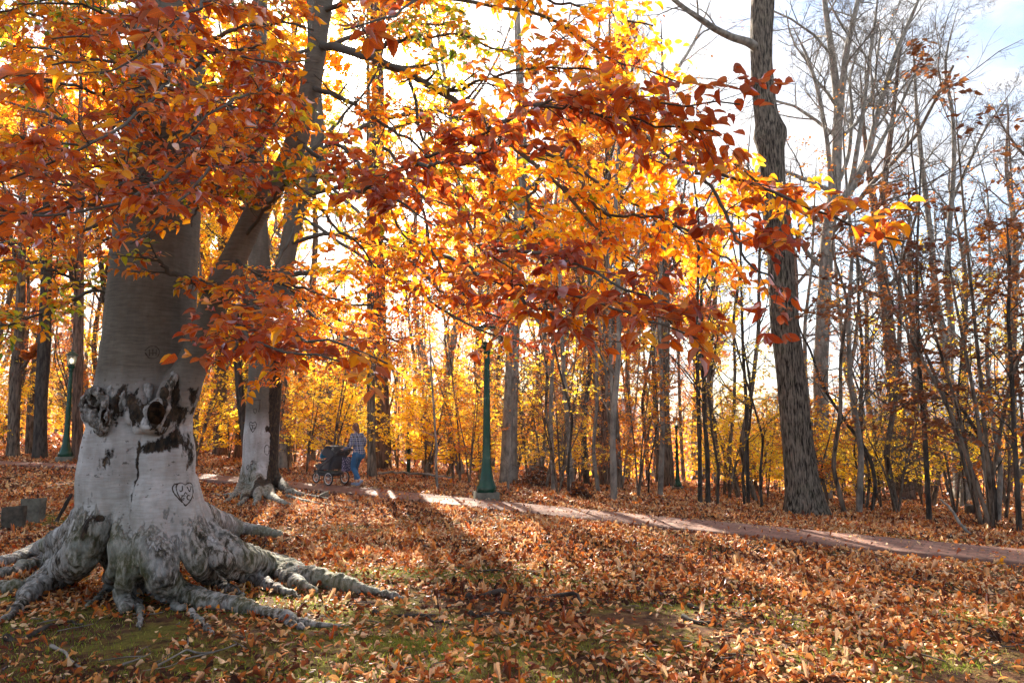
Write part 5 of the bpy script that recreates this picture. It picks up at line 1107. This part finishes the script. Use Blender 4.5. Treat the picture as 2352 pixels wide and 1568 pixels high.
sph(a, (0, .20, 1.53), (.048, .05, .055)); sph(a, (0, .25, 1.575), (.012, .018, .022)); 
for s in (-1, 1): sph(a, (.078 * s, .15, 1.572), (.011, .018, .028))
bm = solid(a, .007, 3, 'body'); bm.materials.append(M['skin']); put('body', bm, person)
for s in (-1, 1):
    e = Acc(); sph(e, (.03 * s, .238, 1.588), .012); put('eye', e.mesh('eye', mat('dark_eye', (.03, .02, .015), .2)), person)
e = Acc(); tube(e, [(-.022, .247, 1.535), (0, .251, 1.533), (.022, .247, 1.535)], [.004, .006, .004], 6, cap=True); put('mouth', e.mesh('mouth', mat('lips', (.42, .13, .11), .5)), person)
a = Acc(); sph(a, (0, .138, 1.592), (.088, .098, .108), n=18, m=12); sph(a, (0, .055, 1.53), (.05, .045, .055)); cc((0, .045, 1.50, .042), (0, .03, 1.44, .032), (0, .03, 1.38, .014), acc=a); sph(a, (0, .10, 1.53), (.075, .06, .07))
hm = solid(a, .010, 2, 'hair'); co = getco(hm); keep = co[:, 1] > .19; co[keep & (co[:, 2] < 1.62), 1] = .19; hm.vertices.foreach_set('co', co.astype(np.float32).ravel()); hm.materials.append(M['hair']); put('hair', hm, person)
a = Acc()                                       # shirt
cc((0, -.005, .90, .150), (0, .015, 1.0, .142), (0, .05, 1.15, .145), (0, .075, 1.30, .14), (0, .09, 1.36, .10), (0, .11, 1.41, .062), acc=a, k=30, S=18); cc((-.06, .0, .93, .125), (.06, 0, .93, .125), acc=a); cc((-.07, .04, 1.15, .11), (.07, .04, 1.15, .11), acc=a); cc((-.145, .085, 1.36, .068), (.145, .085, 1.36, .068), acc=a)
for s in (-1, 1): cc((.155 * s, .085, 1.36, .07), (.225 * s, .03, 1.22, .064), (.245 * s, .055, 1.10, .06), (.23 * s, .20, 1.03, .05), (.205 * s, .33, .99, .040), acc=a, k=30)
shm = solid(a, .012, 3, 'shirt'); co = getco(shm); no = getno(shm); co[:, 2] = np.maximum(co[:, 2], .865 + .02 * np.sin(np.arctan2(co[:, 1], co[:, 0]) * 5)); co += no * ((fbm(co * [1, 1, .6], 11, 3)[:, None] - .5) * .030); shm.vertices.foreach_set('co', co.astype(np.float32).ravel()); shm.materials.append(M['plaid']); put('shirt', shm, person)
a = Acc()                                       # jeans, cropped above the ankle
cc((-.06, -.01, .90, .118), (.06, -.01, .90, .118), acc=a); cc((-.055, -.03, .83, .115), (.055, -.03, .83, .115), acc=a)
cc((-.085, 0, .86, .108), (-.088, .07, .68, .088), (-.088, .115, .50, .070), (-.09, -.02, .34, .064), (-.09, -.125, .235, .054), acc=a, k=30)
cc((.085, .02, .86, .108), (.088, .11, .70, .088), (.088, .195, .50, .070), (.087, .20, .33, .062), (.086, .175, .20, .054), acc=a, k=30)
jm = solid(a, .011, 3, 'jeans'); co = getco(jm); no = getno(jm); co += no * ((fbm(co * [1, 1, 1.6], 14, 3)[:, None] - .5) * .022); jm.vertices.foreach_set('co', co.astype(np.float32).ravel()); jm.materials.append(M['denim']); put('jeans', jm, person)
def shoe(pts, up):
    a = Acc(); cc(*pts, acc=a, k=14); m_ = solid(a, .008, 2, 'shoe'); m_.materials.append(M['shoe']); so = put('shoe', m_, person)
    a = Acc(); q = [(x - up[0] * r * .85, y - up[1] * r * .85, z - up[2] * r * .85, r * .72) for x, y, z, r in pts]; cc(*q, acc=a, k=14); m_ = solid(a, .008, 1, 'sole'); m_.materials.append(M['sole']); put('sole', m_, so)
shoe([(-.088, -.235, .165, .040), (-.088, -.15, .085, .043), (-.088, -.06, .055, .036), (-.088, -.02, .052, .026)], (0, -.62, .45))
shoe([(.085, .12, .062, .042), (.085, .22, .056, .043), (.085, .31, .048, .036), (.085, .345, .046, .028)], (0, 0, 1))

blk = mat('black_stroller_fabric', (.018, .018, .022), .85); gry = mat('charcoal_stroller_fabric', (.045, .042, .052), .85, fn=lambda t, b: bump(t, b, t.noise(obco(t), 9, 3), .5, .02)); blu = mat('bright_blue_fabric', (.01, .20, .38), .7); lgr = mat('light_grey_stroller_fabric', (.22, .20, .21), .85)
rub = mat('black_rubber_tyre', (.015, .015, .016), .8); alu = mat('bright_aluminium_rim', (.75, .76, .78), .3, 1.0); frm = mat('black_painted_tube', (.02, .02, .022), .35)
st = thing('stroller', 'black and grey three-wheeled jogging stroller with blue trim, pushed along the brick path', 'stroller', (0, 0, 0), HD)
sv = Matrix.Rotation(HD, 3, 'Z') @ Vector((0, .86, 0)); st.location = (pp[0] + sv.x, pp[1] + sv.y, gz(pp[0] + sv.x, pp[1] + sv.y) + .062)
def wheel(c, r):
    w = put('wheel', None, st); w.location = c; w.empty_display_size = .1
    def ringm(rad, rr, m, nm):
        a = Acc(); q = np.linspace(0, 2 * np.pi, 41); P = np.stack([q * 0, np.cos(q) * rad, np.sin(q) * rad], 1); U = P / rad; V = np.tile([1., 0, 0], (41, 1)); S = 8; th = np.arange(S) * 2 * np.pi / S
        vtx = (P[:, None] + rr * (U[:, None] * np.cos(th)[None, :, None] + V[:, None] * np.sin(th)[None, :, None])); i, j = np.meshgrid(np.arange(40), np.arange(S), indexing='ij'); j2 = (j + 1) % S
        a.add(vtx, [np.stack([i * S + j, (i + 1) * S + j, (i + 1) * S + j2, i * S + j2], -1).reshape(-1, 4)]); return a
    put('tyre', ringm(r - .018, .020, rub, 'tyre').mesh('tyre', rub), w)
    a = ringm(r - .044, .012, alu, 'rim'); n = 12
    for k in range(n):
        q = k * 2 * math.pi / n; tube(a, [(.012 * (-1) ** k, .015 * math.cos(q), .015 * math.sin(q)), (0, (r - .045) * math.cos(q + .12), (r - .045) * math.sin(q + .12))], [.003, .003], 4)
    tube(a, [(-.03, 0, 0), (.03, 0, 0)], [.02, .02], 10, cap=True); put('rim', a.mesh('rim', alu), w)
wheel((-.29, 0, .19), .19); wheel((.29, 0, .19), .19); wheel((0, .86, .155), .155)
a = Acc()
for s in (-1, 1):
    for P in ([(.25 * s, 0, .19), (.24 * s, .10, .34), (.22 * s, .45, .36), (.10 * s, .74, .33), (.05 * s, .86, .16)], [(.25 * s, 0, .19), (.25 * s, .06, .5), (.25 * s, -.12, .80), (.24 * s, -.34, .95)], [(.23 * s, .55, .36), (.24 * s, .2, .62), (.25 * s, -.05, .74)]):
        q = resamp(np.array(P, float), 14); tube(a, q, [.014] * 14, 8, cap=True)
tube(a, [(-.28, 0, .19), (.28, 0, .19)], [.012] * 2, 8, cap=True)
put('frame', a.mesh('frame', frm), st)
a = Acc(); q = resamp(np.array([(-.24, -.34, .95), (-.23, -.42, .97), (-.15, -.45, .975), (.15, -.45, .975), (.23, -.42, .97), (.24, -.34, .95)]), 24); tube(a, q, [.017] * 24, 8, cap=True); put('handlebar', a.mesh('handlebar', blk), st)
def hull(prof, x0, x1, m, nm, parent, rnd=.0):   # side profile (y,z) swept across
    a = Acc(); n = len(prof); xs = [x0, x0 * .97, x1 * .97, x1]; v = []
    cy = sum(p[0] for p in prof) / n; cz_ = sum(p[1] for p in prof) / n
    for x, k in zip(xs, (.93, 1, 1, .93)): v += [(x, cy + (y - cy) * k, cz_ + (z - cz_) * k) for y, z in prof]
    f = [[i * n + j, i * n + (j + 1) % n, (i + 1) * n + (j + 1) % n, (i + 1) * n + j] for i in range(3) for j in range(n)]; fs = [f]
    a.add(v, fs); c = len(v); v0 = np.array(v[:n]).mean(0); v1 = np.array(v[-n:]).mean(0); a.add(np.vstack([v[:n], v0]), [[[j, n, (j + 1) % n] for j in range(n)]]); a.add(np.vstack([v[-n:], v1]), [[[j, (j + 1) % n, n] for j in range(n)]])
    return put(nm, a.mesh(nm, m), parent)
hull([(-.02, .42), (.42, .40), (.60, .46), (.58, .52), (.40, .56), (.22, .70), (-.02, .86), (-.16, .84), (-.14, .66)], -.23, .23, gry, 'seat', st)
hull([(.05, .23), (.52, .24), (.60, .36), (.5, .37), (.05, .36), (-.04, .32)], -.20, .20, blk, 'basket', st)
def arcstrip(y0, z0, r0, a0, a1, m, nm, x=.25, th=.03, parent=st):
    q = np.radians(np.linspace(a0, a1, 14)); prof = [(y0 + r0 * math.cos(k), z0 + r0 * math.sin(k)) for k in q] + [(y0 + (r0 - th) * math.cos(k), z0 + (r0 - th) * math.sin(k)) for k in q[::-1]]
    return hull(prof, -x, x, m, nm, parent)
can = arcstrip(.10, .74, .33, 62, 165, blk, 'canopy', .25)
arcstrip(.10, .735, .325, 8, 60, lgr, 'canopy_front', .247, .03, can); arcstrip(.10, .735, .315, -2, 24, blu, 'canopy_trim', .262, .05, can)
a = Acc(); ap = [(.10, .74)] + [(.10 + .31 * math.cos(R(k)), .74 + .31 * math.sin(R(k))) for k in range(20, 170, 12)]
for s in (-1, 1):
    n = len(ap); v = [(s * .24, y, z) for y, z in ap] + [(s * .232, y, z) for y, z in ap]; a.add(v, [[[0, j, j + 1] for j in range(1, n - 1)], [[n, n + j + 1, n + j] for j in range(1, n - 1)]])
put('canopy_side', a.mesh('canopy_side', gry, False), can)
hull([(.50, .62), (.66, .63), (.68, .66), (.50, .66)], -.20, .20, blk, 'tray', st); hull([(.60, .34), (.86, .32), (.93, .30), (.90, .36), (.62, .40)], -.06, .06, blk, 'fender', st)
hull([(.56, .42), (.66, .44), (.72, .50), (.70, .55), (.58, .50)], -.17, .17, blk, 'footrest', st)
def f_dots(t, b):
    v = t.n('TexVoronoi', feature='F1', i={'Vector': t.n('TexCoord').outputs['Object'], 'Scale': 30.0}).outputs; t.link(t.mix(t.math('LESS_THAN', v[0], .38), (.03, .03, .075), (.42, .36, .50)), b.inputs['Base Color'])
bag = thing('tote_bag', 'navy speckled tote bag hanging from the stroller handlebar', 'bag', st.location, HD)
mb = mat('navy_speckled_cloth', rough=.9, fn=f_dots); a = Acc(); nz_, nx_ = 10, 9; v = []
for i in range(nz_):
    z = .40 + .37 * i / (nz_ - 1); d = .07 * math.sin(math.pi * (1 - i / (nz_ - 1)) * .5 + .1) + .012
    for j in range(nx_ * 2):
        q = 2 * math.pi * j / (nx_ * 2); v.append((.06 + .19 * np.sign(math.cos(q)) * abs(math.cos(q)) ** .5, -.37 + d * np.sign(math.sin(q)) * abs(math.sin(q)) ** .6, z + .012 * math.sin(5 * q)))
S = nx_ * 2; a.add(v, [[[i * S + j, i * S + (j + 1) % S, (i + 1) * S + (j + 1) % S, (i + 1) * S + j] for i in range(nz_ - 1) for j in range(S)]]); a.add(np.vstack([v[:S], np.mean(v[:S], 0)]), [[[j, S, (j + 1) % S] for j in range(S)]])
put('pouch', a.mesh('pouch', mb), bag)
for y in (-.40, -.34):
    a = Acc(); q = resamp(np.array([(-.06, y, .75), (-.03, y - .01, .88), (.0, -.43, .975), (.12, -.43, .975), (.15, y - .01, .88), (.18, y, .75)]), 24); tube(a, q, [.009] * 24, 6, cap=True); put('strap', a.mesh('strap', blk), bag)

# ------------------------------------------------------------------ the far wood, one mass
def far_wood():
    rng = np.random.default_rng(91); n = 420; acc = Acc(); Y = rng.uniform(72, 150, n); x = rng.uniform(-1.0, 1.0, n) * Y
    z = ground(x, Y); H = rng.uniform(7, 22, n) * np.where(x > 0, .62, 1); r = rng.uniform(.08, .28, n); K = 6
    h = np.linspace(0, 1, K)[None]; jx = np.cumsum(rng.normal(size=(n, K)) * .25, 1); P = np.stack([x[:, None] + jx, Y[:, None] + jx * 0, z[:, None] + h * H[:, None]], -1); Rr = r[:, None] * (1 - h * .85); tube(acc, P, Rr, 5)
    A, Ar = grow(P, Rr, 16, rng, .25, 1, (25, 60), lr=.25, up=.08, K=5, rmin=.02); tube(acc, A, Ar, 3); B, Br = grow(A, Ar, 5, rng, .2, 1, (25, 60), lr=.5, up=.05, K=3, rmin=.012); tube(acc, B, Br, 3)
    p, ax, no_, sz = twig_leaves(B, 3, rng, (.28, .5), .1, .8, .3); k = rng.uniform(size=len(p)) < np.where(p[:, 0] > 10, .25, .6); p, ax, no_, sz = p[k], ax[k], no_[k], sz[k]
    kk = vn(p, .12, 5); add_leaves(acc, p, ax, no_, sz, np.clip(kk * .8 + rng.uniform(-.2, .35, len(p)), 0, 1), TPLM, 1)
    m = 60000; Y = rng.uniform(55, 130, m); x = rng.uniform(-1, 1, m) * Y; q = np.stack([x, Y, ground(x, Y) + rng.uniform(0, 1, m) ** 1.6 * 6], -1); kk = vn(q, .18, 15); k = kk > .36; q = q[k]
    add_leaves(acc, q, rng.normal(size=q.shape), rng.normal(size=q.shape), rng.uniform(.25, .45, len(q)), np.clip(kk[k] * .9 + rng.uniform(-.25, .3, len(q)), 0, 1), TPLM, 1)
    stuff(acc.obj('distant_woods', [M['bark_brown'], M['far_orange']]), 'far-off autumn woods reading as one mass behind the trunks', 'woods')
far_wood()

# ------------------------------------------------------------------ thin autumn haze
def haze(dens):
    a = Acc(); box(a, (0, 85, 6), (330, 210, 76)); m = bpy.data.materials.new('pale_haze'); m.use_nodes = True; t = NT(m.node_tree)
    v = t.n('VolumePrincipled', i={'Color': (.90, .93, 1, 1), 'Density': dens, 'Anisotropy': .55}); t.link(v.outputs[0], t.n('OutputMaterial').inputs['Volume'])
    stuff(a.obj('haze', m, smooth=False), 'thin pale haze hanging between the trees', 'haze')
haze(.0004)
